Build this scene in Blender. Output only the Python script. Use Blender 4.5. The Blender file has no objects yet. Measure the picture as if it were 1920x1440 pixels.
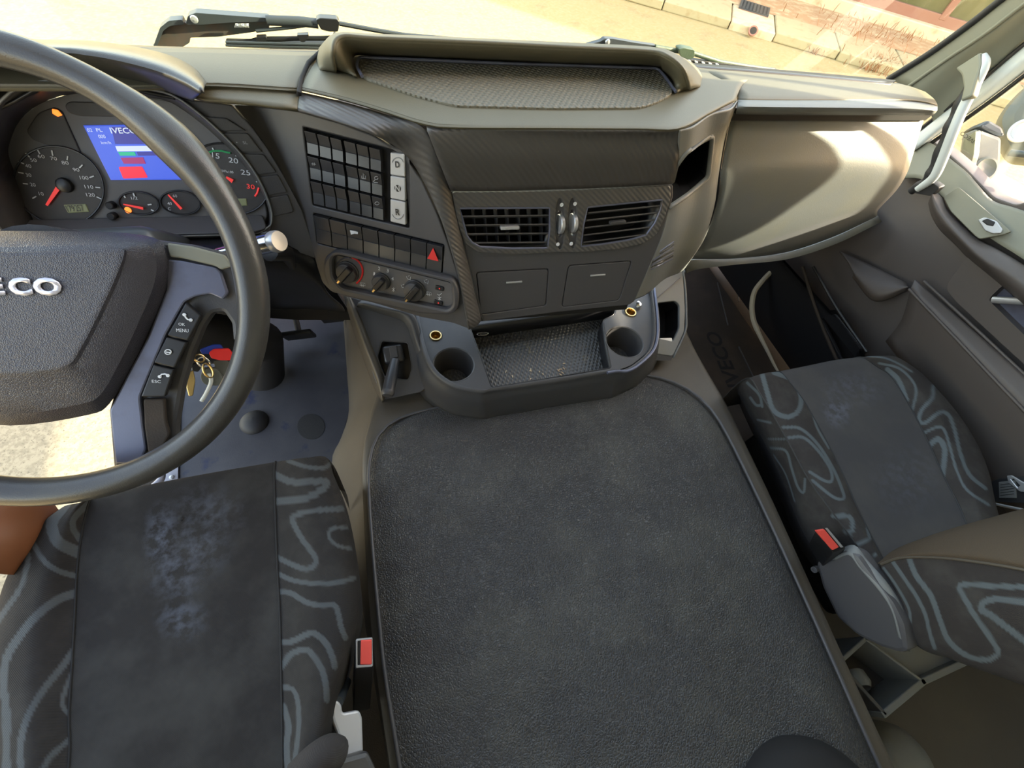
import bpy, bmesh, math, random
import numpy as np
from mathutils import Vector, Matrix
from mathutils.bvhtree import BVHTree
random.seed(4)
SC = bpy.context.scene
COL = SC.collection

# ------------------------------------------------------------------ camera
F = 830.0                                   # focal length in pixels of the 1920x1440 frame
_Y = Vector((-450, -1400, F)).normalized()
_X = Vector((3165, -495, F)); _X = (_X - _X.dot(_Y) * _Y).normalized()
_Z = _X.cross(_Y)
CAM = Vector((0, 0, 1.15))
cd = bpy.data.cameras.new('camera'); cam = bpy.data.objects.new('camera', cd); COL.objects.link(cam)
cd.sensor_width = 36; cd.lens = F / 1920 * 36; cd.clip_start = .02; cd.clip_end = 200
def _w(c): return Vector((_X.dot(c), _Y.dot(c), _Z.dot(c)))
_r, _u, _b = _w(Vector((1, 0, 0))), _w(Vector((0, -1, 0))), _w(Vector((0, 0, -1)))
cam.matrix_world = Matrix(((_r.x, _u.x, _b.x, CAM.x), (_r.y, _u.y, _b.y, CAM.y), (_r.z, _u.z, _b.z, CAM.z), (0, 0, 0, 1)))
SC.camera = cam

# ------------------------------------------------------------------ sky, sun, exposure
world = bpy.data.worlds.new('sky'); SC.world = world; world.use_nodes = True
wn = world.node_tree; bg = wn.nodes['Background']
sky = wn.nodes.new('ShaderNodeTexSky'); sky.sky_type = 'NISHITA'; sky.sun_disc = False
sky.sun_elevation = math.radians(32); sky.sun_rotation = math.radians(110); sky.dust_density = 1.5; sky.air_density = 1.2
tint = wn.nodes.new('ShaderNodeMix'); tint.data_type = 'RGBA'; tint.blend_type = 'MULTIPLY'; tint.inputs[0].default_value = 1; tint.inputs[7].default_value = (1, .79, .62, 1)
wn.links.new(sky.outputs[0], tint.inputs[6]); wn.links.new(tint.outputs[2], bg.inputs[0]); bg.inputs[1].default_value = .42
SUN_DIR = Vector((-.90, .213, -.35)).normalized()      # the way the light travels
sl = bpy.data.lights.new('sun', 'SUN'); sl.energy = 6.5; sl.color = (1, .9, .7); sl.angle = .012
sun = bpy.data.objects.new('sun', sl); COL.objects.link(sun); sun.location = (8, -4, 6)
sun.rotation_euler = SUN_DIR.to_track_quat('-Z', 'Y').to_euler()
SC.view_settings.view_transform = 'Standard'; SC.view_settings.look = 'None'
SC.view_settings.exposure = 1.95; SC.view_settings.gamma = 1; SC.view_settings.use_curve_mapping = False
SC.cycles.use_denoising = True; SC.cycles.max_bounces = 10; SC.cycles.diffuse_bounces = 6; SC.cycles.sample_clamp_indirect = 6
SC.cycles.transparent_max_bounces = 12

# ------------------------------------------------------------------ rays from the photograph onto real planes
def ray(u, v): return _w(Vector(((u - 960) / F, (v - 720) / F, 1)))
def Z(u, v, z): r = ray(u, v); return CAM + r * ((z - CAM.z) / r.z)
def Yp(u, v, y): r = ray(u, v); return CAM + r * ((y - CAM.y) / r.y)
def Xp(u, v, x): r = ray(u, v); return CAM + r * ((x - CAM.x) / r.x)
def prj(p):
    q = p - CAM; c = q.x * _X + q.y * _Y + q.z * _Z
    return c.x / c.z * F + 960, c.y / c.z * F + 720
def lz(pts, z): return [Z(a, b, z) for a, b in pts]
class Pl:
    def __init__(s, a, b, c):
        s.p = a; n = (b - a).cross(c - a).normalized()
        if n.dot(CAM - a) < 0: n = -n
        s.n = n; e = Vector((1, 0, 0)); e = e - e.dot(n) * n
        if e.length < .35: e = Vector((0, 1, 0)); e = e - e.dot(n) * n
        e.normalize(); s.e = e; s.f = n.cross(e)
    def on(s, u, v, lift=0):
        r = ray(u, v); p = s.p + s.n * lift
        return CAM + r * ((p - CAM).dot(s.n) / r.dot(s.n))
    def to2(s, p): q = p - s.p; return q.dot(s.e), q.dot(s.f)
    def at(s, x, y, h=0): return s.p + s.e * x + s.f * y + s.n * h
    def lifted(s, h):
        q = Pl.__new__(Pl); q.p = s.p + s.n * h; q.n = s.n; q.e = s.e; q.f = s.f; return q
def rnd(pts, r, k=5, closed=True):
    out = []; n = len(pts)
    for i, p in enumerate(pts):
        if not closed and i in (0, n - 1): out.append(tuple(p)); continue
        a = Vector(pts[i - 1]); b = Vector(p); c = Vector(pts[(i + 1) % n])
        ra = min(r, (a - b).length * .45); rc = min(r, (c - b).length * .45)
        s = b + (a - b).normalized() * ra; e = b + (c - b).normalized() * rc
        for j in range(k + 1):
            t = j / k; out.append(tuple(s * (1 - t) ** 2 + b * 2 * t * (1 - t) + e * t * t))
    return out
def ell(cx, cy, rx, ry=None, n=28, a0=0, a1=360, rot=0):
    ry = rx if ry is None else ry; o = []
    full = abs(a1 - a0) >= 360
    for i in range(n if full else n + 1):
        t = math.radians(a0 + (a1 - a0) * i / n); x = rx * math.cos(t); y = ry * math.sin(t); c, s = math.cos(rot), math.sin(rot)
        o.append((cx + x * c - y * s, cy + x * s + y * c))
    return o
def cr(p0, p1, p2, p3, t):
    return .5 * ((2 * p1) + (p2 - p0) * t + (2 * p0 - 5 * p1 + 4 * p2 - p3) * t * t + (3 * p1 - p0 - 3 * p2 + p3) * t ** 3)
def up(pts, m, closed=False):
    pts = [Vector(p) for p in pts]; n = len(pts); o = []
    if m <= 1: return pts
    for i in range(n if closed else n - 1):
        if closed: a, b, c, d = pts[i - 1], pts[i], pts[(i + 1) % n], pts[(i + 2) % n]
        else:
            b, c = pts[i], pts[i + 1]; a = pts[i - 1] if i else 2 * b - c; d = pts[i + 2] if i + 2 < n else 2 * c - b
        for j in range(m): o.append(cr(a, b, c, d, j / m))
    if not closed: o.append(pts[-1])
    return o
def even(pts, n, m=8):
    q = up(pts, m); L = [0]
    for a, b in zip(q, q[1:]): L.append(L[-1] + (b - a).length)
    o = []; k = 0
    for i in range(n):
        t = L[-1] * i / (n - 1)
        while k < len(q) - 2 and L[k + 1] < t: k += 1
        s = (t - L[k]) / max(L[k + 1] - L[k], 1e-9); o.append(q[k].lerp(q[k + 1], min(max(s, 0), 1)))
    return o

# ------------------------------------------------------------------ objects
WO = {}
def origin_of(o): return WO.get(o.name, Vector((0, 0, 0)))
def tag(o, label=None, cat=None, group=None, kind=None):
    if label: o['label'] = label
    if cat: o['category'] = cat
    if group: o['group'] = group
    if kind: o['kind'] = kind
    return o
def thing(name, label, cat, loc, group=None):
    o = bpy.data.objects.new(name, None); COL.objects.link(o); o.location = loc; o.empty_display_size = .05
    WO[o.name] = Vector(loc); return tag(o, label, cat, group)
def link(name, me, mats, parent=None, smooth=True, bevel=0, solid=0, keep=None, autos=40):
    co = [v.co for v in me.vertices]
    mn = Vector([min(c[i] for c in co) for i in range(3)]); mx = Vector([max(c[i] for c in co) for i in range(3)])
    org = keep or Vector(((mn.x + mx.x) / 2, (mn.y + mx.y) / 2, mn.z))
    me.transform(Matrix.Translation(-org))
    o = bpy.data.objects.new(name, me); COL.objects.link(o)
    for m in (mats if isinstance(mats, (list, tuple)) else [mats]): me.materials.append(m)
    WO[o.name] = org
    if parent: o.parent = parent; o.location = org - origin_of(parent)
    else: o.location = org
    if smooth:
        me.polygons.foreach_set('use_smooth', [True] * len(me.polygons))
        bm = bmesh.new(); bm.from_mesh(me); lim = math.radians(autos)
        for e in bm.edges:
            if len(e.link_faces) == 2: e.smooth = e.calc_face_angle(0) < lim
        bm.to_mesh(me); bm.free()
    if solid:
        s = o.modifiers.new('thick', 'SOLIDIFY'); s.thickness = solid; s.offset = -1
    if bevel:
        b = o.modifiers.new('bev', 'BEVEL'); b.width = bevel; b.segments = 3; b.limit_method = 'ANGLE'; b.angle_limit = math.radians(35); b.harden_normals = False
    return o
def mesh(name, vs, fs, mats, parent=None, smooth=True, bevel=0, solid=0, face_cam=False, fm=None, autos=40):
    me = bpy.data.meshes.new(name); me.from_pydata([tuple(v) for v in vs], [], fs); me.update()
    if face_cam:
        s = 0
        for p in me.polygons: s += (1 if p.normal.dot(CAM - p.center) > 0 else -1) * p.area
        if s < 0: me.flip_normals()
    if fm: me.polygons.foreach_set('material_index', fm)
    return link(name, me, mats, parent, smooth, bevel, solid, autos=autos)
class MB:
    """collects shapes that make ONE mesh"""
    def __init__(s): s.v = []; s.f = []; s.m = []
    def add(s, vs, fs, m=0):
        k = len(s.v); s.v += [Vector(v) for v in vs]; s.f += [tuple(i + k for i in f) for f in fs]; s.m += [m] * len(fs); return s
    def box(s, c, ax, h, m=0):
        c = Vector(c); vs = []
        for i in (-1, 1):
            for j in (-1, 1):
                for k in (-1, 1): vs.append(c + ax[0] * h[0] * i + ax[1] * h[1] * j + ax[2] * h[2] * k)
        return s.add(vs, [(0, 1, 3, 2), (4, 6, 7, 5), (0, 4, 5, 1), (2, 3, 7, 6), (0, 2, 6, 4), (1, 5, 7, 3)], m)
    def tube(s, pts, r, k=10, closed=False, m=0, flat=None, cap=True):
        pts = [Vector(p) for p in pts]; n = len(pts); rs = r if isinstance(r, (list, tuple)) else [r] * n
        rings = []; up0 = Vector((0, 0, 1)) if flat is None else flat[0]; fl = 1 if flat is None else flat[1]
        pn = None
        for i in range(n):
            a = pts[i - 1] if (i or closed) else pts[i]; b = pts[(i + 1) % n] if (i < n - 1 or closed) else pts[i]
            t = (b - a).normalized()
            if flat is not None: nn = (up0 - up0.dot(t) * t)
            elif pn is None: nn = (up0 - up0.dot(t) * t); nn = nn if nn.length > .1 else Vector((1, 0, 0)) - t * t.x
            else: nn = pn - pn.dot(t) * t
            nn.normalize(); pn = nn; bb = t.cross(nn)
            rings.append([pts[i] + (nn * math.cos(x) * fl + bb * math.sin(x)) * rs[i] for x in [2 * math.pi * j / k for j in range(k)]])
        vs = [p for q in rings for p in q]; fs = []
        for i in range(n if closed else n - 1):
            for j in range(k):
                a = i * k + j; b = i * k + (j + 1) % k; c = ((i + 1) % n) * k + (j + 1) % k; d = ((i + 1) % n) * k + j
                fs.append((a, b, c, d))
        if not closed and cap: fs += [tuple(range(k))[::-1], tuple((n - 1) * k + j for j in range(k))]
        return s.add(vs, fs, m)
    def lathe(s, c, ax, prof, k=24, m=0, cap=(True, True)):
        c = Vector(c); ax = ax.normalized(); e = Vector((1, 0, 0)); e = e - e.dot(ax) * ax
        if e.length < .2: e = Vector((0, 1, 0)) - ax * ax.y
        e.normalize(); g = ax.cross(e); vs = []; fs = []
        for r, h in prof:
            for j in range(k):
                t = 2 * math.pi * j / k; vs.append(c + ax * h + (e * math.cos(t) + g * math.sin(t)) * r)
        for i in range(len(prof) - 1):
            for j in range(k): fs.append((i * k + j, i * k + (j + 1) % k, (i + 1) * k + (j + 1) % k, (i + 1) * k + j))
        if cap[0]: fs.append(tuple(range(k))[::-1])
        if cap[1]: fs.append(tuple((len(prof) - 1) * k + j for j in range(k)))
        return s.add(vs, fs, m)
    def prism(s, pts, d, m=0):
        n = len(pts); d = Vector(d); vs = [Vector(p) for p in pts] + [Vector(p) + d for p in pts]
        return s.add(vs, [tuple(range(n)), tuple(range(n, 2 * n))[::-1]] + [(i, i + n, (i + 1) % n + n, (i + 1) % n) for i in range(n)], m)
    def build(s, name, mats, parent=None, smooth=True, bevel=0, solid=0, face_cam=False, autos=40, fix=True):
        me = bpy.data.meshes.new(name); me.from_pydata([tuple(v) for v in s.v], [], s.f); me.update()
        me.polygons.foreach_set('material_index', s.m)
        if fix:
            bm = bmesh.new(); bm.from_mesh(me); bmesh.ops.recalc_face_normals(bm, faces=bm.faces); bm.to_mesh(me); bm.free()
        return link(name, me, mats, parent, smooth, bevel, solid, autos=autos)
def loft(name, net, mats, parent=None, m=4, n=6, solid=.004, bevel=0, autos=60, equal=None):
    """control net (rows of points) -> one smooth skin facing the viewer's side, given thickness behind"""
    if equal: net = [even(r, equal, 6) for r in net]; n = 1
    rows = [up(r, n) for r in net]; w = len(rows[0])
    cols = [up([r[j] for r in rows], m) for j in range(w)]; h = len(cols[0])
    vs = [cols[j][i] for i in range(h) for j in range(w)]
    fs = [(i * w + j, i * w + j + 1, (i + 1) * w + j + 1, (i + 1) * w + j) for i in range(h - 1) for j in range(w - 1)]
    return mesh(name, vs, fs, mats, parent, True, bevel, solid, True, autos=autos)
def plate(name, pl, outline, mat, parent=None, holes=(), thick=.006, bevel=.0015, lift=0, world=False, autos=30):
    """a flat plate with a rounded edge and real holes, its front face on the plane (lifted), its body behind"""
    cu = bpy.data.curves.new(name, 'CURVE'); cu.dimensions = '2D'; cu.fill_mode = 'BOTH'
    cu.extrude = max(thick / 2 - bevel, .0001); cu.bevel_depth = bevel; cu.bevel_resolution = 1; cu.offset = -bevel
    P = pl.lifted(lift)
    for loop in [outline] + list(holes):
        sp = cu.splines.new('POLY'); q = [P.to2(p if world else P.on(*p)) for p in loop]
        sp.points.add(len(q) - 1); sp.use_cyclic_u = True
        for a, b in zip(sp.points, q): a.co = (b[0], b[1], 0, 1)
    ob = bpy.data.objects.new('tmp', cu); COL.objects.link(ob); bpy.context.view_layer.update()
    me = bpy.data.meshes.new_from_object(ob.evaluated_get(bpy.context.evaluated_depsgraph_get()))
    bpy.data.objects.remove(ob); bpy.data.curves.remove(cu)
    M = Matrix.Translation(P.p - P.n * thick / 2) @ Matrix((P.e, P.f, P.n)).transposed().to_4x4()
    me.transform(M); me.materials.clear()
    for p in me.polygons: p.material_index = 0
    return link(name, me, mat, parent, True, autos=autos)
def text_mb(mb, body, a, b, upv, h=None, m=0, thick=.0004, bold=0):
    """letters whose baseline runs from a to b; fit to that width"""
    cu = bpy.data.curves.new('t', 'FONT'); cu.body = body; cu.size = 1; cu.resolution_u = 3; cu.offset = bold
    ob = bpy.data.objects.new('t', cu); COL.objects.link(ob); bpy.context.view_layer.update()
    me = bpy.data.meshes.new_from_object(ob.evaluated_get(bpy.context.evaluated_depsgraph_get()))
    bpy.data.objects.remove(ob); bpy.data.curves.remove(cu)
    xs = [v.co.x for v in me.vertices]; ys = [v.co.y for v in me.vertices]
    if not xs: return
    x0, x1, y1 = min(xs), max(xs), max(ys)
    X = (b - a); w = X.length; X = X.normalized(); Y = (upv - upv.dot(X) * X).normalized(); N = X.cross(Y)
    sx = w / (x1 - x0); sy = sx if h is None else h / y1
    vs = [a + X * (v.co.x - x0) * sx + Y * v.co.y * sy + N * thick for v in me.vertices]
    mb.add(vs, [tuple(p.vertices) for p in me.polygons], m); bpy.data.meshes.remove(me)
def txt(mb, pl, body, u0, v0, u1, v1, hpx=None, lift=.0006, m=0, bold=0):
    a = pl.on(u0, v0, lift); b = pl.on(u1, v1, lift); d = (Vector((u1 - u0, v1 - v0))).normalized()
    hp = hpx or 10; c = pl.on(u0 + d.y * hp, v0 - d.x * hp, lift)
    text_mb(mb, body, a, b, c - a, (c - a).length if hpx else None, m, bold=bold)

# ------------------------------------------------------------------ materials
def mat(name, col, rough=.5, metal=0, bump=None, spec=.5, dirt=None, emit=None, coat=0, aniso=None, pattern=None, alpha=None):
    m = bpy.data.materials.new(name); m.use_nodes = True; nt = m.node_tree; N = nt.nodes; L = nt.links
    b = N['Principled BSDF']; b.inputs['Base Color'].default_value = (*col, 1); b.inputs['Roughness'].default_value = rough
    b.inputs['Metallic'].default_value = metal; b.inputs['Specular IOR Level'].default_value = spec; b.inputs['Coat Weight'].default_value = coat
    if emit: b.inputs['Emission Color'].default_value = (*emit[:3], 1); b.inputs['Emission Strength'].default_value = emit[3]
    tc = N.new('ShaderNodeNewGeometry'); P = tc.outputs['Position']
    colout = None
    def noise(sc, det=4, ro=.6, vec=None):
        n = N.new('ShaderNodeTexNoise'); n.inputs['Scale'].default_value = sc; n.inputs['Detail'].default_value = det; n.inputs['Roughness'].default_value = ro
        L.new(vec or P, n.inputs['Vector']); return n.outputs['Fac']
    def ramp(x, a, b_):
        r = N.new('ShaderNodeMapRange'); r.inputs[1].default_value = a; r.inputs[2].default_value = b_; L.new(x, r.inputs[0]); return r.outputs[0]
    def mix(f, c1, c2):
        x = N.new('ShaderNodeMix'); x.data_type = 'RGBA'
        if isinstance(f, float): x.inputs[0].default_value = f
        else: L.new(f, x.inputs[0])
        for i, c in ((6, c1), (7, c2)):
            if isinstance(c, tuple): x.inputs[i].default_value = (*c, 1)
            else: L.new(c, x.inputs[i])
        return x.outputs[2]
    cur = tuple(col)
    if dirt:
        for (c2, sc, lo, hi) in dirt:
            cur = mix(ramp(noise(sc), lo, hi), cur, tuple(c2))
    if pattern:
        at = N.new('ShaderNodeAttribute'); at.attribute_name = 'weave'; cur = mix(at.outputs['Fac'], cur, tuple(pattern))
        at2 = N.new('ShaderNodeAttribute'); at2.attribute_name = 'wear'
        w = N.new('ShaderNodeMath'); w.operation = 'MULTIPLY'; L.new(at2.outputs['Fac'], w.inputs[0]); L.new(ramp(noise(60), .42, .62), w.inputs[1])
        cur = mix(w.outputs[0], cur, (.16, .18, .24))
    if not isinstance(cur, tuple): L.new(cur, b.inputs['Base Color'])
    if bump:
        kind, sc, st = bump; dist = .0006
        if kind == 'grain': h = noise(sc, 2, .5)
        elif kind == 'leather':
            v = N.new('ShaderNodeTexVoronoi'); v.feature = 'DISTANCE_TO_EDGE'; v.inputs['Scale'].default_value = sc; L.new(P, v.inputs['Vector']); h = ramp(v.outputs['Distance'], 0, .25); dist = .0009
            n2 = noise(9, 2); a = N.new('ShaderNodeMath'); a.operation = 'MULTIPLY_ADD'; L.new(n2, a.inputs[0]); a.inputs[1].default_value = 12; L.new(h, a.inputs[2]); h = a.outputs[0]
        elif kind in ('rib', 'twill'):
            w = N.new('ShaderNodeTexWave'); w.wave_type = 'BANDS'; w.bands_direction = 'DIAGONAL'; w.inputs['Scale'].default_value = sc; L.new(P, w.inputs['Vector']); h = w.outputs['Fac']
        elif kind in ('dots', 'basket'):
            mp = N.new('ShaderNodeMapping'); L.new(P, mp.inputs[0]); mp.inputs['Rotation'].default_value = (0, 0, .6 if kind == 'dots' else .75)
            mp.inputs['Scale'].default_value = (1, 1, 0) if kind == 'dots' else (1.6, 1, 0)
            o = []
            for d in 'XY':
                w = N.new('ShaderNodeTexWave'); w.wave_type = 'BANDS'; w.bands_direction = d; w.inputs['Scale'].default_value = sc; L.new(mp.outputs[0], w.inputs['Vector']); o.append(w.outputs['Fac'])
            a = N.new('ShaderNodeMath'); a.operation = 'MULTIPLY'; L.new(o[0], a.inputs[0]); L.new(o[1], a.inputs[1]); h = a.outputs[0]; dist = .002
        bp = N.new('ShaderNodeBump'); bp.inputs['Strength'].default_value = st; bp.inputs['Distance'].default_value = dist
        L.new(h, bp.inputs['Height']); L.new(bp.outputs[0], b.inputs['Normal'])
    return m
DUST = (.16, .14, .10)
M = dict(
 plastic=mat('dark grey plastic', (.058, .057, .060), .46, bump=('grain', 900, .25), dirt=[((.085, .08, .07), 14, .5, .9)]),
 fascia=mat('graphite fascia plastic', (.072, .070, .075), .42, bump=('grain', 1200, .2)),
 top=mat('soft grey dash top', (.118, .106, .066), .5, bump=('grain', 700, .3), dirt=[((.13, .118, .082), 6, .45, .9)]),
 doorp=mat('warm grey door plastic', (.100, .086, .080), .5, bump=('grain', 900, .25)),
 fabt=mat('brown twill seat cloth', (.085, .064, .044), .9, bump=('twill', 200, .5), spec=.2, pattern=(.2, .19, .16)),
 key=mat('glossy black switch plastic', (.040, .040, .044), .28),
 letter=mat('bright lavender chrome', (.72, .73, .85), .3, metal=.4),
 rust=mat('brown grey worn metal', (.085, .060, .050), .6, dirt=[((.05, .06, .06), 30, .45, .6)]),
 rib=mat('ribbed dash trim', (.085, .081, .078), .45, bump=('rib', 60, .9)),
 dots=mat('dimpled dash mat', (.15, .14, .105), .5, bump=('dots', 42, .8)),
 basket=mat('woven rubber tray mat', (.075, .075, .074), .4, bump=('basket', 28, 1.0), dirt=[((.16, .13, .07), 30, .62, .75)]),
 light=mat('pale dusty grey plastic', (.165, .172, .172), .5, bump=('grain', 600, .35), dirt=[((.19, .185, .15), 7, .45, .8)]),
 black=mat('black plastic', (.014, .014, .016), .35),
 blackm=mat('matt black', (.010, .009, .009), .8),
 deep=mat('black rubber', (.022, .022, .024), .6, bump=('grain', 500, .3)),
 brown=mat('dark brown carpet', (.034, .025, .018), .8, bump=('grain', 400, .6), dirt=[((.06, .04, .028), 9, .45, .8)]),
 tunnel=mat('grey vinyl tunnel covering', (.078, .066, .052), .5, bump=('grain', 500, .4), dirt=[((.10, .085, .062), 5, .45, .8)]),
 leather=mat('charcoal leatherette', (.044, .043, .044), .44, bump=('leather', 240, .9), dirt=[((.075, .073, .066), 8, .45, .75), ((.14, .12, .08), 160, .74, .8)]),
 wheel=mat('black leather grain rim', (.046, .045, .044), .28, bump=('grain', 700, .3), dirt=[((.07, .068, .055), 12, .5, .9)]),
 hub=mat('grained airbag cover', (.048, .047, .060), .34, bump=('leather', 500, .35)),
 spoke=mat('satin blue grey spoke', (.13, .14, .20), .32, metal=.35, bump=('grain', 900, .08), dirt=[((.09, .09, .12), 20, .5, .8)]),
 chrome=mat('chrome', (.75, .77, .8), .18, metal=1),
 satin=mat('satin silver', (.55, .56, .58), .35, metal=.6),
 silver=mat('pale silver button', (.52, .52, .53), .4, metal=.2),
 gold=mat('brass socket', (.70, .50, .22), .28, metal=1),
 white=mat('white print', (.75, .78, .82), .6),
 grey=mat('grey print', (.35, .36, .38), .6),
 dial=mat('instrument dial black', (.045, .043, .045), .55, bump=('grain', 900, .1), dirt=[((.075, .07, .066), 18, .45, .8)]),
 face=mat('instrument face grey', (.12, .118, .122), .5, bump=('grain', 900, .15), dirt=[((.16, .15, .145), 16, .5, .85)]),
 red=mat('red plastic', (.78, .03, .03), .4),
 needle=mat('red needle', (.85, .05, .05), .5, emit=(.9, .05, .04, .12)),
 lamp=mat('orange warning lamp', (.9, .25, .03), .5, emit=(1, .22, .03, .45)),
 buckle=mat('red buckle button', (.80, .09, .07), .35),
 blue=mat('blue plastic tag', (.02, .05, .35), .35),
 scr=mat('screen blue', (.02, .05, .3), .3, emit=(.07, .13, .75, .22)),
 scr2=mat('screen dark blue', (.01, .02, .15), .3, emit=(.05, .04, .30, .22)),
 scrr=mat('screen red', (.3, .0, .0), .3, emit=(.9, .02, .05, .28)),
 scrm=mat('screen maroon', (.2, .0, .05), .3, emit=(.35, .03, .16, .22)),
 scrw=mat('screen white', (.3, .3, .3), .3, emit=(.65, .75, .9, .22)),
 scrg=mat('screen green', (.0, .2, .1), .3, emit=(.03, .5, .28, .22)),
 green=mat('green scale', (.05, .4, .15), .5),
 lcd=mat('lcd olive', (.30, .33, .18), .4),
 fabric=mat('charcoal seat cloth', (.027, .0245, .0235), .9, bump=('twill', 260, .35), spec=.2, dirt=[((.046, .043, .040), 16, .45, .8)], pattern=(.072, .078, .082)),
 fabc=mat('plain charcoal seat cloth', (.025, .023, .0225), .9, bump=('twill', 330, .25), spec=.2, dirt=[((.047, .045, .043), 11, .42, .75)], pattern=(.15, .17, .21)),
 fabp=mat('grey blue seat cloth', (.064, .063, .067), .9, bump=('twill', 330, .25), spec=.2, dirt=[((.082, .08, .078), 9, .42, .75)], pattern=(.15, .17, .2)),
 fabq=mat('patterned grey seat cloth', (.042, .038, .037), .9, bump=('twill', 260, .35), spec=.2, dirt=[((.07, .067, .062), 16, .45, .8)], pattern=(.105, .124, .135)),
 floormat=mat('worn rubber floor', (.056, .056, .068), .40, bump=('grain', 300, .3), dirt=[((.09, .09, .10), 7, .4, .8), ((.025, .03, .07), 11, .62, .7)]),
 sill=mat('lavender grey metal sill', (.33, .33, .38), .45, metal=.3),
 pillar=mat('khaki grey pillar trim', (.22, .22, .17), .55, bump=('grain', 500, .1)),
 sash=mat('pale grey window frame', (.60, .64, .64), .3),
 ground=mat('pale yard concrete', (.33, .26, .115), .85, bump=('grain', 30, .8), dirt=[((.27, .20, .09), 2.2, .55, .72), ((.38, .32, .18), 25, .4, .8), ((.26, .20, .11), 60, .66, .72)]),
 kerb=mat('kerb concrete', (.42, .35, .20), .85, bump=('grain', 40, .8), dirt=[((.36, .27, .14), 6, .55, .7)]),
 paver=mat('orange brick paving', (.42, .24, .12), .85, dirt=[((.55, .42, .25), 7, .45, .7)]),
 ledge=mat('cream ledge', (.62, .50, .32), .8, dirt=[((.45, .28, .15), 5, .5, .75)]),
 winframe=mat('terracotta window frame', (.30, .13, .085), .5),
 pane=mat('olive window glass', (.10, .095, .035), .12, spec=.8),
 weed=mat('dry weeds', (.30, .13, .05), .9),
 steel=mat('painted wiper metal', (.060, .070, .080), .4, metal=.3),
 mirror=mat('grey green mirror plastic', (.11, .12, .11), .45),
 pale=mat('pale rubber strip', (.45, .40, .30), .6),
 leaf=mat('headliner', (.45, .43, .38), .9),
 tan=mat('smooth brown leather', (.26, .10, .045), .5),
 slab=mat('coarse pale concrete', (.30, .26, .165), .85, bump=('grain', 60, 1.0), dirt=[((.22, .19, .12), 40, .42, .6), ((.13, .11, .07), 90, .58, .68)]),
 green2=mat('dirty green clip', (.05, .08, .045), .5, bump=('grain', 200, .8)),
)
def glassmat():
    m = bpy.data.materials.new('window glass'); m.use_nodes = True; nt = m.node_tree; nt.nodes.clear()
    o = nt.nodes.new('ShaderNodeOutputMaterial'); x = nt.nodes.new('ShaderNodeMixShader'); t = nt.nodes.new('ShaderNodeBsdfTransparent'); g = nt.nodes.new('ShaderNodeBsdfGlossy')
    t.inputs[0].default_value = (.96, .98, .95, 1); g.inputs['Roughness'].default_value = .02; x.inputs[0].default_value = .035
    nt.links.new(t.outputs[0], x.inputs[1]); nt.links.new(g.outputs[0], x.inputs[2]); nt.links.new(x.outputs[0], o.inputs[0]); return m
M['glass'] = glassmat()
def paint(o, attr, lines, closed=False, soft=1.2, blob=False):
    """woven-in markings: a per-vertex colour factor for the cloth's own pattern"""
    me = o.data; n = len(me.vertices); a = np.empty(n * 3); me.vertices.foreach_get('co', a); a = a.reshape(-1, 3) + np.array(WO[o.name])
    q = a - np.array(CAM); c = q @ np.array([_X, _Y, _Z]); uv = c[:, :2] / c[:, 2:3] * F + [960, 720]
    val = np.zeros(n)
    for pts, w in lines:
        if blob:
            d = np.hypot((uv[:, 0] - pts[0]) / w[0], (uv[:, 1] - pts[1]) / w[1]); val = np.maximum(val, np.clip(1.3 - d, 0, 1) * (w[2] if len(w) > 2 else 1)); continue
        p = np.array([tuple(v) for v in up([Vector((*x, 0)) for x in pts], 6)])[:, :2]
        best = np.full(n, 1e9)
        for s, e in zip(p, p[1:]):
            ev = e - s; L = ev @ ev
            if L < 1e-9: continue
            t = np.clip(((uv - s) @ ev) / L, 0, 1); best = np.minimum(best, np.hypot(*(uv - s - t[:, None] * ev).T))
        val = np.maximum(val, np.clip((w / 2 - best) / soft + .5, 0, 1))
    at = me.attributes.new(attr, 'FLOAT', 'POINT'); at.data.foreach_set('value', val)
AX = (Vector((1, 0, 0)), Vector((0, 1, 0)), Vector((0, 0, 1)))
# ================================================================== the cab shell
def struct(o): o['kind'] = 'structure'; return o
XL, XR = -.68, 1.42
b = MB(); b.box((.37, .15, -.03), AX, (1.05, 1.15, .03)); struct(b.build('floor', M['brown']))
b = MB(); b.box((.37, 1.17, .28), AX, (1.05, .02, .30)); struct(b.build('wall_front', M['blackm']))
b = MB(); b.box((.37, -1.02, .95), AX, (1.07, .02, 1.0)); struct(b.build('wall_rear', M['leaf']))
b = MB(); b.box((.37, -.26, 1.97), AX, (1.07, .76, .02)); struct(b.build('ceiling', M['leaf']))
b = MB(); b.box((XR + .03, -.62, .98), AX, (.02, .38, .98)).box((XR + .03, .11, 1.36), AX, (.02, .35, .60)); struct(b.build('wall_right', M['leaf']))  # forward box is added, out of view, to keep sun off tunnel and seat
b = MB(); b.box((XL - .03, -.62, .98), AX, (.02, .38, .98)); struct(b.build('wall_left', M['leaf']))
# ------------------------------------------------------------------ windscreen
def bow(x): return .045 * (1 - ((x - .37) / 1.05) ** 2)
xs = [-.66 + 2.04 * i / 24 for i in range(25)]
net = [[Vector((x, .955 - .02 + bow(x) - .0 - t * .40, .76 + t * 1.19)) for x in xs] for t in (0, .5, 1)]
vs = [p for r in net for p in r]; w = len(xs)
fs = [(i * w + j, i * w + j + 1, (i + 1) * w + j + 1, (i + 1) * w + j) for i in range(2) for j in range(w - 1)]
struct(mesh('window_1', vs, fs, M['glass'], None, True, 0, .005))

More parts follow.
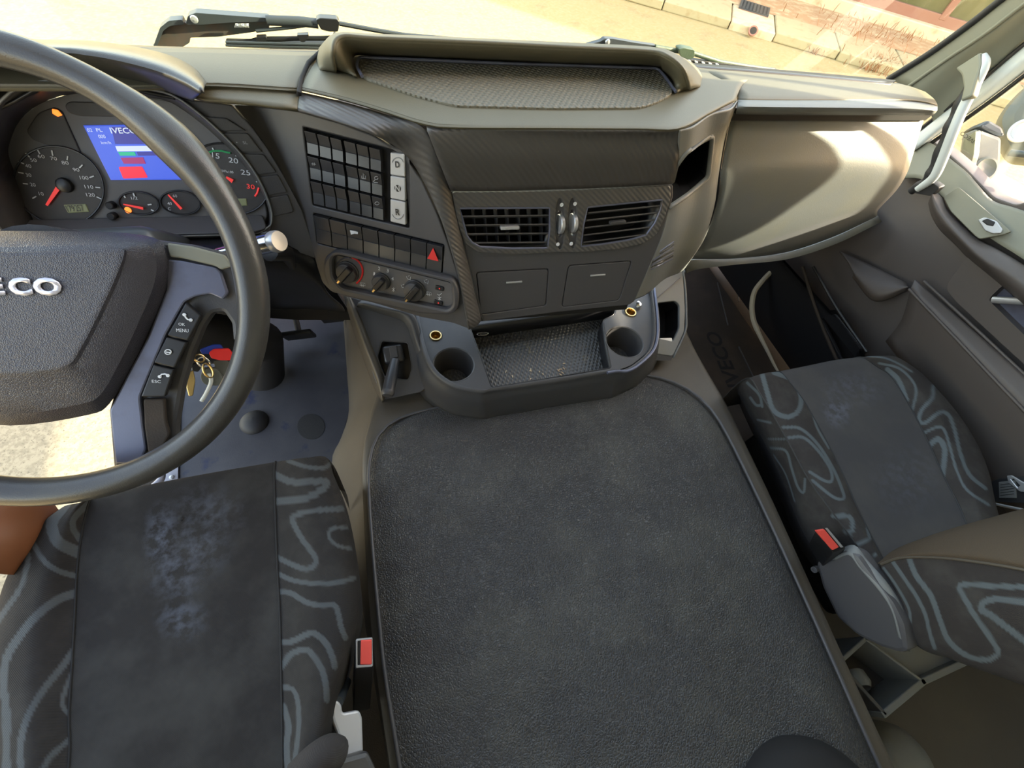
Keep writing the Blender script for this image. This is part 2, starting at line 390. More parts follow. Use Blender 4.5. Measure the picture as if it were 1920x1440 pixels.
# ------------------------------------------------------------------ passenger pillar, door and its window
PX = 1.345
pil = MB()
fr = [Xp(1672, 153, 1.33), Xp(1750, 105, 1.33), Xp(1830, 48, 1.33), Xp(1900, -6, 1.33), Xp(2060, -120, 1.33)]
mid = [Xp(1700, 165, 1.335), Xp(1775, 112, 1.335), Xp(1850, 62, 1.335), Xp(1925, 5, 1.335), Xp(2080, -105, 1.335)]
rr = [Xp(1742, 208, 1.385), Xp(1812, 140, 1.385), Xp(1868, 92, 1.385), Xp(1945, 30, 1.385), Xp(2120, -95, 1.385)]
rq = [Xp(1752, 238, 1.41), Xp(1822, 168, 1.41), Xp(1885, 110, 1.41), Xp(1962, 45, 1.41), Xp(2150, -85, 1.41)]
pillar = thing('windscreen_pillar', 'khaki grey trimmed windscreen pillar rising at the right behind the grab handle', 'pillar', fr[0])
loft('pillar_trim', [[a + Vector((0, .02, 0)) for a in fr], mid, [a.lerp(c, .5) + Vector((-.012, 0, 0)) for a, c in zip(mid, rr)], rr, rq], M['pillar'], pillar, m=4, n=4, solid=.006)
MB().tube(up([a + Vector((-.002, .012, 0)) for a in fr], 5), .007).build('rubber_seal', M['deep'], pillar)
MB().tube(up([a + Vector((-.003, 0, .0)) for a in mid], 5), .0035).build('trim_lip', M['pillar'], pillar)

door = bpy.data.objects.new('door_1', None); COL.objects.link(door); door.location = (1.42, .4, .02); WO['door_1'] = Vector((1.42, .4, .02)); door['kind'] = 'structure'
DP = Pl(Vector((1.415, 0, 0)), Vector((1.415, 1, 0)), Vector((1.415, 0, 1)))
out = [(1700, 262), (1747, 262), (1782, 290), (1812, 316), (1833, 338), (1865, 370), (1905, 384), (1926, 378)]
wpts = [DP.on(*p) for p in rnd(out, 8, 4, False)]
wpts = [Vector((1.415, 1.06, wpts[0].z))] + wpts + [Vector((1.415, .30, .74)), Vector((1.415, -.24, .76)), Vector((1.415, -.24, .03)), Vector((1.415, 1.06, .03))]
plate('door_panel', DP, wpts, M['doorp'], door, world=True, thick=.05, bevel=.003)
# sill cap: pale strip of the door top between glass and armrest
loft('door_top_trim', [[Xp(1700, 268, 1.405), Xp(1745, 268, 1.405), Xp(1780, 296, 1.405), Xp(1812, 322, 1.405), Xp(1832, 344, 1.405), Xp(1862, 376, 1.405), Xp(1905, 390, 1.405), Xp(1990, 420, 1.405)],
      [Xp(1690, 300, 1.395), Xp(1735, 300, 1.39), Xp(1765, 322, 1.385), Xp(1795, 348, 1.385), Xp(1822, 372, 1.385), Xp(1860, 402, 1.385), Xp(1905, 425, 1.385), Xp(1990, 470, 1.385)],
      [Xp(1680, 335, 1.38), Xp(1725, 335, 1.37), Xp(1760, 362, 1.365), Xp(1800, 400, 1.365), Xp(1835, 430, 1.365), Xp(1870, 455, 1.365), Xp(1910, 480, 1.365), Xp(2000, 540, 1.365)]], M['pillar'], door, m=4, n=4)
# armrest roll
inner = [(1752, 352), (1768, 371), (1782, 398), (1829, 444), (1870, 466), (1920, 496), (2010, 560)]
crest = [(1748, 360), (1755, 385), (1772, 412), (1812, 455), (1850, 488), (1903, 520), (1990, 590)]
seam = [(1744, 372), (1750, 396), (1766, 423), (1798, 454), (1820, 477), (1885, 531), (1965, 605)]
loft('armrest', [[Xp(*p, 1.372) for p in inner], [Xp(p[0] - 3, p[1] + 5, 1.345) for p in inner], [Xp(*p, 1.325) for p in crest], [Xp(*p, 1.335) for p in seam], [Xp(p[0] - 4, p[1] + 8, 1.385) for p in seam]], M['doorp'], door, m=5, n=5)
SP = Pl(Xp(1770, 372, 1.362), Xp(1895, 436, 1.362), Xp(1796, 350, 1.372))
swp = plate('switch_plate', SP, rnd([(1768, 369), (1797, 350), (1896, 434), (1880, 440), (1836, 448), (1829, 443), (1782, 396)], 5), M['pillar'], door, lift=.004, thick=.008)
plate('window_switch', SP, rnd([(1833, 412), (1846, 407), (1868, 414), (1880, 430), (1877, 437), (1861, 438), (1846, 432)], 4), M['satin'], swp, lift=.009, thick=.006)
plate('switch_rocker', SP, rnd([(1840, 414), (1851, 409), (1866, 416), (1862, 424), (1850, 422)], 2), M['black'], swp, lift=.0105, thick=.004)
# door pull with its recess, and the panel round it
HP = Pl(Xp(1800, 500, 1.385), Xp(1920, 600, 1.385), Xp(1800, 600, 1.385))
plate('pull_panel', HP, rnd([(1818, 477), (1890, 535), (1990, 612), (2040, 780), (1920, 684), (1792, 566), (1774, 545), (1776, 530), (1800, 498)], 8), M['doorp'], door, holes=[rnd([(1888, 530), (1876, 537), (1856, 556), (1853, 564), (1920, 630), (2010, 700), (2010, 600)], 5)], thick=.03, lift=.004)
MB().tube([Xp(1862, 562, 1.375), Xp(1880, 563, 1.375), Xp(1930, 566, 1.375)], .008).build('door_pull', M['satin'], door)
plate('pull_recess', HP, rnd([(1860, 540), (1853, 564), (1925, 634), (2020, 710), (2020, 590), (1900, 530)], 5), M['spoke'], door, lift=-.02, thick=.01)
# map pocket of the door: rails and lip
def rail(name, pts, r, x, m='doorp'): MB().tube(up([Xp(*p, x) for p in pts], 5), r).build(name, M[m], door)
loft('door_pocket', [[Xp(1716, 523, 1.375), Xp(1850, 641, 1.375), Xp(1985, 762, 1.375)], [Xp(1712, 532, 1.36), Xp(1840, 655, 1.36), Xp(1980, 790, 1.36)], [Xp(1706, 546, 1.35), Xp(1810, 655, 1.35), Xp(1925, 775, 1.35), Xp(2000, 850, 1.35)][0:1] + [Xp(1815, 660, 1.35), Xp(1990, 845, 1.35)],
      [Xp(1690, 600, 1.36), Xp(1790, 720, 1.36), Xp(1960, 930, 1.36)], [Xp(1660, 640, 1.375), Xp(1750, 760, 1.375), Xp(1900, 980, 1.375)]], M['doorp'], door, m=3, n=6)
rail('pocket_rail', [(1704, 542), (1735, 575), (1800, 643), (1860, 707), (1925, 775)], .0035, 1.347, 'doorp')
rail('pocket_rail', [(1732, 527), (1790, 580), (1860, 645), (1925, 706)], .0035, 1.38, 'doorp')
loft('speaker_pod', [[Xp(1575, 470, 1.39), Xp(1640, 500, 1.39), Xp(1700, 530, 1.39)], [Xp(1590, 490, 1.36), Xp(1640, 528, 1.35), Xp(1700, 535, 1.37)],
      [Xp(1600, 512, 1.345), Xp(1641, 553, 1.34), Xp(1702, 538, 1.36)], [Xp(1598, 520, 1.365), Xp(1640, 565, 1.36), Xp(1704, 545, 1.375)]], M['doorp'], door, m=5, n=8)
# window frame of the door and its pane
fA = [(1700, 268), (1757, 222), (1830, 165), (1920, 88), (2050, -10)]
fB = [(1712, 282), (1770, 232), (1840, 178), (1925, 105), (2055, 8)]
fC = [(1735, 270), (1790, 232), (1860, 182), (1928, 130), (2060, 30)]
loft('window_frame', [[Xp(*p, 1.40) for p in fA], [Xp(*p, 1.39) for p in fB], [Xp(*p, 1.412) for p in fC]], M['sash'], door, m=4, n=4, solid=.01)
MB().tube(up([Xp(a + 4, b_ + 3, 1.416) for a, b_ in fC], 4), .005).build('window_seal', M['black'], door)
MB().tube(up([Xp(a - 2, b_ - 2, 1.408) for a, b_ in fA], 4), .006).build('window_seal', M['black'], door)
b = MB(); vs = [Vector((1.43, .98, .68)), Vector((1.43, .46, .72)), Vector((1.43, .46, 1.60)), Vector((1.43, .60, 1.60)), Vector((1.43, .92, .80))]  # rear edge cut short, out of view, to narrow the sun let in
b.prism(vs, (.004, 0, 0)); struct(b.build('window_2', M['glass'], smooth=False))
MB().box((1.43, .55, 1.63), AX, (.012, .12, .03)).box((1.425, .46, 1.15), AX, (.012, .02, .45)).build('window_frame', M['sash'], door, bevel=.004)

# ------------------------------------------------------------------ grab handle
gh = thing('grab_handle', 'long grab handle coloured pale along its sunlit side, slanting down from the windscreen pillar to the dash end', 'handle', Xp(1715, 355, 1.33))
path = [(1843, 104), (1846, 122), (1830, 156), (1804, 207), (1786, 250), (1765, 304), (1749, 334), (1720, 355)]
pp = up([Xp(a, c, 1.31 + .015 * abs(i - 4) / 4) for i, (a, c) in enumerate(path)], 6); n_ = len(pp)
MB().tube(pp, [.0105 * (1 - .35 * (abs(i / n_ - .5) * 2) ** 4) for i in range(n_)], 14).build('sunlit_side', M['sash'], gh)  # pale tube gives the handle its sun-facing side by colour
pq = up([Xp(a - 12, c + 4, 1.318 + .015 * abs(i - 4) / 4) for i, (a, c) in enumerate(path[1:], 1)], 6)
MB().tube(pq, [.0105 - .0018 * math.sin(i * 1.1) for i in range(len(pq))], 12).build('shaded_finger_grip', M['deep'], gh)  # scalloped inner side, coloured dark for the shade on it
WP = Pl(Xp(1838, 95, 1.315), Xp(1790, 128, 1.315), Xp(1800, 165, 1.305))
plate('handle_mount', WP, rnd([(1838, 97), (1790, 128), (1802, 140), (1806, 165), (1800, 190), (1822, 180), (1840, 120)], 5), M['pillar'], gh, thick=.02, bevel=.004)
plate('handle_foot', Pl(Xp(1705, 345, 1.32), Xp(1750, 345, 1.32), Xp(1720, 365, 1.325)), rnd([(1748, 342), (1762, 352), (1745, 368), (1712, 362), (1708, 352)], 5), M['deep'], gh, thick=.02)

# ------------------------------------------------------------------ dashboard
dash = thing('dashboard', 'moulded grey truck dashboard running under the windscreen from the wheel to the passenger door', 'dashboard', (.37, .9, .3))
# driver side top
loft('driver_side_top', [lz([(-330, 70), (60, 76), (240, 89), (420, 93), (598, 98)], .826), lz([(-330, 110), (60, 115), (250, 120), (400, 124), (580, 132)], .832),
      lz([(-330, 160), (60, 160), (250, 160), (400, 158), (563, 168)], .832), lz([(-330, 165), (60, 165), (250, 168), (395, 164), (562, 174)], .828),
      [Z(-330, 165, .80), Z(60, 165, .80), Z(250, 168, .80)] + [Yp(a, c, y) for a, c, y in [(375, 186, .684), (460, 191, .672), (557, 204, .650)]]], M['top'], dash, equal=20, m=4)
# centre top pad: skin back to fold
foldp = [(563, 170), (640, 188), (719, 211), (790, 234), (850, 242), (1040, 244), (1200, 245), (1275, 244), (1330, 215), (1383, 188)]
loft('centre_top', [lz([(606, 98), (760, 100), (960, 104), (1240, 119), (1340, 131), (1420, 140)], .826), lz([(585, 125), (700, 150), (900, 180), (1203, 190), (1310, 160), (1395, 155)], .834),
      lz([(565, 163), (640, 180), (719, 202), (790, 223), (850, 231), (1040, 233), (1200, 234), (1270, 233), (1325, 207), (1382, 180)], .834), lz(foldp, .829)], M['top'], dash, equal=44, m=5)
# hood front face below the fold
hf0 = [(800, 236), (850, 242), (940, 244), (1040, 245), (1140, 246), (1240, 246), (1275, 244)]
SEAM = [(845, 358), (900, 359), (980, 357), (1048, 355), (1140, 352), (1210, 348), (1262, 345)]
loft('hood_front', [lz(hf0, .829), [Yp(a + .08 * (845 - 800) * (1 - i / 6), c + 14, .592) for i, (a, c) in enumerate(hf0)],
      [Yp(a, c, .590) for a, c in [(822, 300), (880, 303), (960, 303), (1045, 301), (1140, 300), (1220, 299), (1272, 297)]], [Yp(a, c, .598) for a, c in SEAM]], M['rib'], dash, m=5, n=5)
SW = Pl(Yp(570, 240, .70), Z(763, 286, .776), Yp(587, 382, .668))
ST = Pl(Yp(845, 358, .603), Yp(1260, 345, .603), Yp(1040, 580, .535))
# ribbed trim sweeping down beside the switch panel
upc = lz([(563, 172), (640, 190), (719, 213), (790, 238)], .827) + [Yp(822, 290, .60), ST.on(846, 358, .002), ST.on(866, 440), ST.on(884, 520), ST.on(903, 600)]
lo = [Yp(558, 205, .650), Yp(640, 229, .622), Yp(700, 252, .606)] + [SW.on(*p, .006) for p in [(758, 288), (793, 338), (822, 400), (842, 455), (861, 520), (880, 618)]]
loft('ribbed_trim', [upc, [(a + c) / 2 + ST.n * .006 for a, c in zip(upc, lo)], lo], M['rib'], dash, m=4, n=5, solid=.003)
# raised storage frame round the dimpled mat on top
mo = [(672, 107), (950, 119), (1234, 128), (1250, 150), (1266, 172), (1235, 190), (1203, 201), (1040, 202), (854, 197), (780, 178), (719, 157), (679, 143)]
MP = Pl(Z(672, 107, .838), Z(1234, 128, .838), Z(854, 197, .838))
plate('dimpled_mat', MP, rnd(mo, 14), M['dots'], dash, thick=.012, bevel=.002)
cr_o = [(628, 118), (616, 90), (632, 69), (700, 70), (900, 78), (1060, 85), (1215, 93), (1262, 104), (1290, 132), (1300, 158)]
cr_t = [(637, 118), (629, 88), (645, 73), (705, 76), (900, 84), (1060, 92), (1210, 99), (1252, 110), (1279, 134), (1288, 158)]
inn = [(668, 142), (664, 120), (668, 104), (715, 106), (900, 114), (1060, 121), (1222, 126), (1243, 135), (1260, 152), (1268, 172)]
base_o = [(600, 140), (598, 108), (616, 86), (690, 84), (900, 92), (1060, 98), (1225, 106), (1285, 116), (1310, 140), (1312, 166)]
def fz(L, z): k = len(L); return [Z(a, c, .831 + (z - .831) * min(1, min(i, k - 1 - i) / 1.6 + .12)) for i, (a, c) in enumerate(L)]
cr_o = [(612, 130), (614, 96), (630, 69), (700, 70), (900, 78), (1060, 85), (1215, 93), (1258, 103), (1288, 130), (1303, 165)]
cr_t = [(632, 132), (628, 100), (642, 73), (705, 76), (900, 84), (1060, 92), (1210, 99), (1250, 109), (1279, 134), (1290, 168)]
loft('storage_frame', [lz(base_o, .828), fz(cr_o, .868), fz(cr_t, .880)], M['top'], dash, m=4, n=5, autos=75)
loft('frame_inner_wall', [fz(cr_t, .880), fz([((a * .6 + c * .4), (b_ * .6 + d * .4)) for (a, b_), (c, d) in zip(cr_t, inn)], .868), lz(inn, .839)], M['top'], dash, m=3, n=5, autos=75)
MB().tube(lz(rnd([(679, 143), (668, 122), (672, 107), (950, 119), (1234, 128), (1252, 150), (1267, 172)], 8, 5, False), .8405), .0022).build('frame_lip', M['spoke'], dash)
# seam between driver and centre pads
MB().tube(lz([(600, 98), (578, 118), (566, 145), (561, 172)], .834) + [SW.on(558, 206, .004)], .003).build('pad_seam', M['blackm'], dash)
# scuttle shelf along the glass
loft('scuttle_ledge', [[Z(a, c, .815) for a, c in [(-150, 58), (240, 84), (600, 93), (1000, 100), (1300, 118), (1480, 132), (1680, 150)]], [Z(a, c, .823) for a, c in [(-150, 72), (240, 91), (600, 99), (1000, 106), (1300, 126), (1480, 140), (1670, 158)]]], M['black'], dash, m=2, n=5)
# passenger side top
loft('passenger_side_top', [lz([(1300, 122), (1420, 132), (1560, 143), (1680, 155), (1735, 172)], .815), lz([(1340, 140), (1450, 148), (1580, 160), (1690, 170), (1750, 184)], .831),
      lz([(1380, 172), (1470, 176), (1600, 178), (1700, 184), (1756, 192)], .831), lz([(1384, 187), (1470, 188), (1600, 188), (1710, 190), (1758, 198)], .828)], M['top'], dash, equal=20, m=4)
GY = .690
loft('passenger_lip', [lz([(1384, 187), (1470, 188), (1600, 188), (1710, 190), (1758, 197)], .828), [Yp(a, c, .655) for a, c in [(1384, 200), (1470, 201), (1600, 202), (1710, 204), (1757, 208)]], [Yp(a, c, .668) for a, c in [(1380, 214), (1470, 216), (1600, 216), (1710, 216), (1750, 216)]]], M['light'], dash, m=3, n=5)
b = MB(); b.prism([Yp(1378, 213, .70), Yp(1750, 214, .70), Yp(1735, 226, .70), Yp(1370, 226, .70)], (0, .02, 0)); b.build('lip_gap', M['blackm'], dash, smooth=False)
# glovebox lid
def gy(rows): return [[Yp(a, c, y) for a, c in r] for y, r in rows]
lid = loft('glovebox_lid', gy([(.708, [(1368, 222), (1460, 222), (1600, 222), (1690, 222), (1733, 222)]),
      (.688, [(1362, 250), (1460, 250), (1600, 250), (1690, 250), (1724, 250)]),
      (.670, [(1352, 300), (1450, 289), (1540, 285), (1640, 285), (1712, 290)]),
      (.658, [(1350, 330), (1440, 320), (1540, 316), (1640, 317), (1700, 326)]),
      (.655, [(1345, 370), (1430, 372), (1530, 368), (1620, 362), (1680, 358)]),
      (.655, [(1328, 430), (1410, 432), (1510, 425), (1600, 400), (1648, 392)]),
      (.668, [(1308, 470), (1390, 478), (1490, 460), (1585, 425), (1645, 404)]),
      (.700, [(1296, 486), (1375, 485), (1470, 474), (1560, 445), (1640, 408)])]), M['light'], dash, m=4, n=6)
MB().tube(up([Yp(a, c, y - .002) for a, c, y in [(1367, 222, .699), (1361, 255, .686), (1351, 310, .668), (1345, 370, .653), (1326, 430, .653), (1300, 480, .69)]], 4), .0022).build('lid_seam', M['black'], lid)
loft('glovebox_underside', gy([(.712, [(1280, 492), (1300, 486), (1375, 485), (1470, 474), (1560, 445), (1645, 404)]), (.725, [(1280, 510), (1310, 500), (1371, 487), (1470, 478), (1560, 450), (1645, 408)])]) + [[p + Vector((0, .25, .01)) for p in gy([(.725, [(1280, 510), (1310, 500), (1371, 487), (1470, 478), (1560, 450), (1645, 408)])])[0]]], M['light'], dash, m=2, n=5)
# flank between centre stack and glovebox with the open pocket
f0 = [Z(1275, 245, .829), Yp(1272, 297, .592), ST.on(1262, 345), ST.on(1242, 440), ST.on(1215, 505), ST.on(1190, 562)]
f1 = [Z(1384, 189, .828), Yp(1366, 240, .693), Yp(1352, 310, .670), Yp(1342, 385, .655), Yp(1320, 450, .658), Yp(1292, 492, .70)]
fl = MB(); rows = []
for i, (a, c) in enumerate(zip(f0, f1)):
    d = c - a; rows.append([a, a + d * .18 + Vector((0, -.006, 0)), a + d * .5, a + d * .8 + Vector((0, -.01, 0)), c])
flank = loft('stack_flank', rows, M['light'], dash, m=6, n=6, solid=.004)
bv = [v.co + WO[flank.name] for v in flank.data.vertices]; hole = [Vector((*p, 0)) for p in [(1336, 255), (1326, 330), (1255, 388), (1262, 345), (1286, 288)]]
def inside(u, v, poly):
    c = False; j = len(poly) - 1
    for i in range(len(poly)):
        a, b_ = poly[i], poly[j]
        if (a.y > v) != (b_.y > v) and u < (b_.x - a.x) * (v - a.y) / (b_.y - a.y) + a.x: c = not c
        j = i
    return c
hole = [Vector((*p, 0)) for p in rnd([(1336, 254), (1328, 332), (1290, 365), (1252, 391), (1260, 345), (1268, 310), (1286, 286)], 8, 4)]
bm = bmesh.new(); bm.from_mesh(flank.data); bm.transform(Matrix.Translation(WO[flank.name])); tree = BVHTree.FromBMesh(bm)
def onflank(u, v): h = tree.ray_cast(CAM, ray(u, v).normalized())[0]; return h if h else Yp(u, v, .66)
ring = [onflank(p.x, p.y) for p in hole]
bm.transform(Matrix.Translation(-WO[flank.name])); kill = []
bmesh.ops.subdivide_edges(bm, edges=bm.edges[:], cuts=2, use_grid_fill=True)
for f_ in bm.faces:
    if inside(*prj(f_.calc_center_median() + WO[flank.name]), hole): kill.append(f_)
bmesh.ops.delete(bm, geom=kill, context='FACES'); bm.to_mesh(flank.data); bm.free()
b = MB(); n = len(ring); bk = [p + Vector((.03, .17, -.01)) for p in ring]; ou = [p + Vector((0, -.001, .0)) for p in ring]
b.add(ou + bk, [tuple(range(n, 2 * n))] + [(i, (i + 1) % n, (i + 1) % n + n, i + n) for i in range(n)])
b.build('side_pocket', M['black'], dash, smooth=False, solid=.002)
MB().tube(ring, .0045, 10, True).build('pocket_edge', M['light'], dash)
MB().tube([onflank(1250, 396), onflank(1240, 425), onflank(1232, 440)], .003).build('flank_ridge', M['spoke'], dash)
# slotted grille low on the flank
b = MB(); b2 = MB()
for i in range(7):
    t = i / 6; L_ = [onflank(1213 - 6 * t + k * (50 + 4 * t) / 4, 488 + 24 * t - k * (35 - 8 * t) / 4) for k in range(5)]
    (b if i % 2 == 0 else b2).tube([p + (CAM - p).normalized() * .001 for p in L_], .0016, 6)
b.build('grille', M['spoke'], dash); b2.build('grille_slots', M['black'], dash)

# centre stack face with two vents, thumbwheel slots, two lids
vl = [(862, 390), (1030, 389), (1031, 430), (1027, 465), (960, 466), (900, 463), (885, 455), (875, 442), (868, 415)]
vr = [(1102, 388), (1242, 374), (1238, 395), (1228, 418), (1211, 441), (1180, 450), (1130, 458), (1089, 462), (1094, 420)]
w1 = ell(1050, 420, 6.5, 25, 16); w2 = ell(1074, 418, 6.5, 25, 16)
stack = [(845, 359), (980, 358), (1048, 356), (1262, 346), (1262, 370), (1250, 410), (1240, 445), (1228, 475), (1190, 565), (1180, 572), (1050, 585), (906, 603), (903, 590), (885, 520), (866, 440)]
d1 = [(893, 511), (1029, 504), (1024, 573), (901, 590)]; d2 = [(1066, 498), (1185, 489), (1161, 563), (1053, 576)]
plate('centre_stack_face', ST, rnd(stack, 4), M['fascia'], dash, holes=[rnd(vl, 4, 3), rnd(vr, 4, 3), w1, w2, rnd(d1, 6, 3), rnd(d2, 6, 3)], thick=.012, bevel=.002)
# ribbed upper surround
sur = [(848, 361), (980, 360), (1048, 358), (1258, 348), (1258, 372), (1248, 405), (1232, 440), (1205, 458), (1160, 468), (1085, 474), (1040, 474), (960, 478), (895, 474), (872, 458), (858, 420)]
plate('vent_surround', ST, rnd(sur, 5), M['rib'], dash, holes=[rnd(vl, 5, 3), rnd(vr, 5, 3), ell(1050, 420, 9, 48, 24), ell(1074, 419, 9, 47, 24)], thick=.006, lift=.004, bevel=.002)
def inset(hole, k): c = [sum(p[0] for p in hole) / len(hole), sum(p[1] for p in hole) / len(hole)]; return [(c[0] + (a - c[0]) * k, c[1] + (b_ - c[1]) * k) for a, b_ in hole]
def clipseg(poly, a, b_):
    """part of the segment a-b that lies inside the polygon"""
    ts = []
    P = [Vector((*p, 0)) for p in poly]; A = Vector((*a, 0)); B = Vector((*b_, 0)); ok = [i / 200 for i in range(201) if inside(*(A.lerp(B, i / 200)).to_2d(), P)]
    return (tuple(A.lerp(B, ok[0]).to_2d()), tuple(A.lerp(B, ok[-1]).to_2d())) if ok else None
def vent(outl, hs, vsl, tab, label):
    v = plate('air_vent', ST, rnd(inset(outl, 1.05), 4), M['blackm'], dash, thick=.004, lift=-.045)
    v['label'] = label
    wl = [ST.on(*p, .002) for p in outl]; b = MB(); n = len(wl); k = [p - ST.n * .05 for p in wl]
    b.add(wl + k, [(i, (i + 1) % n, (i + 1) % n + n, i + n) for i in range(n)]); b.build('vent_duct', M['black'], v, solid=.001)
    MB().tube(wl, .0022, 8, True).build('vent_rim', M['spoke'], v)
    for (a, c) in hs:
        s = clipseg(outl, a, c)
        if s:
            p, q = ST.on(*s[0], -.006), ST.on(*s[1], -.006); x = (q - p).normalized(); y = (ST.n + ST.f * .55).normalized(); MB().box((p + q) / 2, (x, y, x.cross(y)), ((q - p).length / 2, .008, .0011)).build('vent_slat', M['plastic'], v, smooth=False)
    b = MB(); any_ = False
    for (a, c) in vsl:
        s = clipseg(outl, a, c)
        if s:
            p, q = ST.on(*s[0], -.026), ST.on(*s[1], -.026); x = (q - p).normalized(); b.box((p + q) / 2, (x, ST.n, x.cross(ST.n)), ((q - p).length / 2, .010, .0008)); any_ = True
    if any_: b.build('vent_vanes', M['plastic'], v, smooth=False)
    p, q = ST.on(*tab[0], .004), ST.on(*tab[1], .004); x = (q - p).normalized(); y = ST.n.cross(x)
    MB().box((p + q) / 2, (x, y, ST.n), ((q - p).length / 2, .0028, .004)).build('vent_tab', M['satin'] if tab[2] else M['plastic'], v, bevel=.0012)
vent(vl, [((860, 407 + 16.5 * i), (1040, 405 + 16.5 * i)) for i in range(4)], [((886 + 21 * i, 385), (892 + 20.5 * i, 470)) for i in range(7)], ((938, 427), (973, 426), 1), 'left centre vent with open upright vanes')
vent(vr, [((1085, 402 + 13.5 * i), (1250, 385 + 12.5 * i)) for i in range(5)], [], ((1143, 418), (1172, 415), 0), 'right centre vent with closed slats')
for (x, k) in ((1050, 420), (1074, 418)):
    c = ST.on(x, k, -.004); ax = ST.e
    MB().lathe(c - ax * .0035, ax, [(.0155, 0), (.0165, .001), (.0165, .006), (.0155, .007)], 28).build('vent_thumbwheel', M['satin'], dash)
for (x, y_) in ((1053, 384), (1078, 382)): MB().lathe(ST.on(x, y_, .005), ST.n, [(.0032, 0), (.0032, .0008), (.0018, .0008), (.0018, 0)], 14).build('vent_marker_ring', M['white'], dash)
for (x, y_) in ((1046, 458), (1071, 457)): MB().lathe(ST.on(x, y_, .004), ST.n, [(.0034, 0), (.0030, .0012)], 14).build('vent_marker_dot', M['white'], dash)
for dd, h, lb in ((d1, ((949, 530), (979, 528)), 'left small lid'), (d2, ((1107, 517), (1135, 515)), 'right small lid')):
    q = plate('compartment_lid', ST, rnd(inset(dd, .985), 6), M['fascia'], dash, thick=.01, lift=-.0005, bevel=.0016)
    p, r_ = ST.on(*h[0], .001), ST.on(*h[1], .001); x = (r_ - p).normalized(); MB().box((p + r_) / 2, (x, ST.n.cross(x), ST.n), ((r_ - p).length / 2, .0016, .001)).build('lid_mark', M['satin'], q, bevel=.0006)
b = MB(); b.prism([ST.on(*p, -.014) for p in [(880, 500), (1200, 480), (1175, 580), (895, 603)]], -ST.n * .004); b.build('lid_backing', M['blackm'], dash, smooth=False)
# slot below the stack
b = MB(); b.prism([ST.on(906, 600, -.01), ST.on(1182, 568, -.01), ST.on(1182, 568, -.01) + Vector((0, .12, -.02)), ST.on(906, 600, -.01) + Vector((0, .12, -.02))], (0, 0, .004)); b.build('stack_underside', M['blackm'], dash, smooth=False)

# ------------------------------------------------------------------ switch panel
fas = [(436, 196), (470, 197), (557, 207), (640, 231), (700, 254), (757, 290), (792, 340), (820, 402), (840, 457), (860, 520), (879, 617), (850, 606), (790, 595), (720, 574), (655, 556), (622, 548), (604, 530), (594, 500), (586, 470), (565, 395), (530, 330), (500, 280), (470, 237)]
bank = [(568, 238), (765, 288), (767, 428), (586, 385)]
row8 = [(587, 399), (833, 459), (829, 516), (594, 456)]
clim = [(629, 478), (845, 531), (848, 572), (838, 581), (640, 540), (624, 520), (622, 490)]
plate('switch_fascia', SW, rnd(fas, 6, 4), M['fascia'], dash, holes=[rnd(bank, 3, 3), rnd(row8, 4, 3)], thick=.010, bevel=.002)
b = MB(); b.prism([SW.on(*p, -.010) for p in [(560, 228), (775, 280), (840, 455), (835, 522), (590, 462), (575, 390)]], -SW.n * .003); b.build('switch_backing', M['blackm'], dash, smooth=False)
def quad(q, s0, s1, t0, t1):
    def bl(s, t):
        a = Vector(q[0]).lerp(Vector(q[1]), s); b_ = Vector(q[3]).lerp(Vector(q[2]), s); return tuple(a.lerp(b_, t))
    return [bl(s0, t0), bl(s1, t0), bl(s1, t1), bl(s0, t1)]
def rocker(name, pl, q, m, parent, lab=None, split=True):
    k = [pl.on(*p) for p in q]; ins = .0006; c = sum(k, Vector()) / 4
    k = [p + (c - p).normalized() * ins for p in k]
    a, b_, cc, d = k; ml = a.lerp(d, .5); mr = b_.lerp(cc, .5); n = pl.n
    mb = MB(); vs = [a - n * .008, b_ - n * .008, cc - n * .008, d - n * .008, a + n * .0048, b_ + n * .0048, mr + n * .0005, ml + n * .0005, cc + n * .002, d + n * .002]
    mb.add(vs, [(0, 1, 2, 3), (0, 4, 5, 1), (1, 5, 6, 2), (6, 8, 2), (2, 8, 9, 3), (3, 9, 7, 0), (7, 4, 0), (4, 7, 6, 5), (7, 9, 8, 6)])
    if split: mb.box((ml + mr) / 2 + n * .0012, ((mr - ml).normalized(), n, (mr - ml).normalized().cross(n)), ((mr - ml).length / 2 * .96, .0006, .0004))
    o = mb.build(name, m, parent, smooth=False, bevel=.0007)
    if lab: o['label'] = lab
    return o
cols = [(0, .112), (.122, .235), (.245, .352), (.375, .485), (.495, .605), (.615, .72)]
glyph = {(0, 1): [[(-4, 0), (4, 1)], [(-2, -2), (-2, 3)], [(1, -2), (1, 3)]], (4, 1): [[(-4, 4), (-4, -1)], [(-1, 4), (-1, -5), (1, -2)], [(3, 5), (3, -1)], [(-4, 4), (4, 5)]], (5, 1): [ell(1, -2, 3.5, 3, 8), [(-5, 5), (-1, 1)], [(-4, 6), (4, 7)]], (5, 2): [ell(0, 0, 4, 3, 8) + [(4, 0)]]}
def icon(mb, pl, x, y_, strokes, h, r=.0005):
    for st_ in strokes: mb.tube([pl.on(x + a, y_ + c, h) for a, c in st_], r, 5)
for j in range(3):
    for i, (s0, s1) in enumerate(cols):
        r = rocker('rocker_switch', SW, quad(bank, s0 + .02, s1 + .02, .03 + j * .32, .03 + j * .32 + .305), M['key'], dash, None)
        if (i, j) in glyph:
            q = quad(bank, s0 + .02, s1, .03 + j * .32, .20 + j * .32); b = MB(); icon(b, SW, sum(p[0] for p in q) / 4, sum(p[1] for p in q) / 4 + 2, glyph[(i, j)], .0050); b.build('switch_symbol', M['grey'], r)
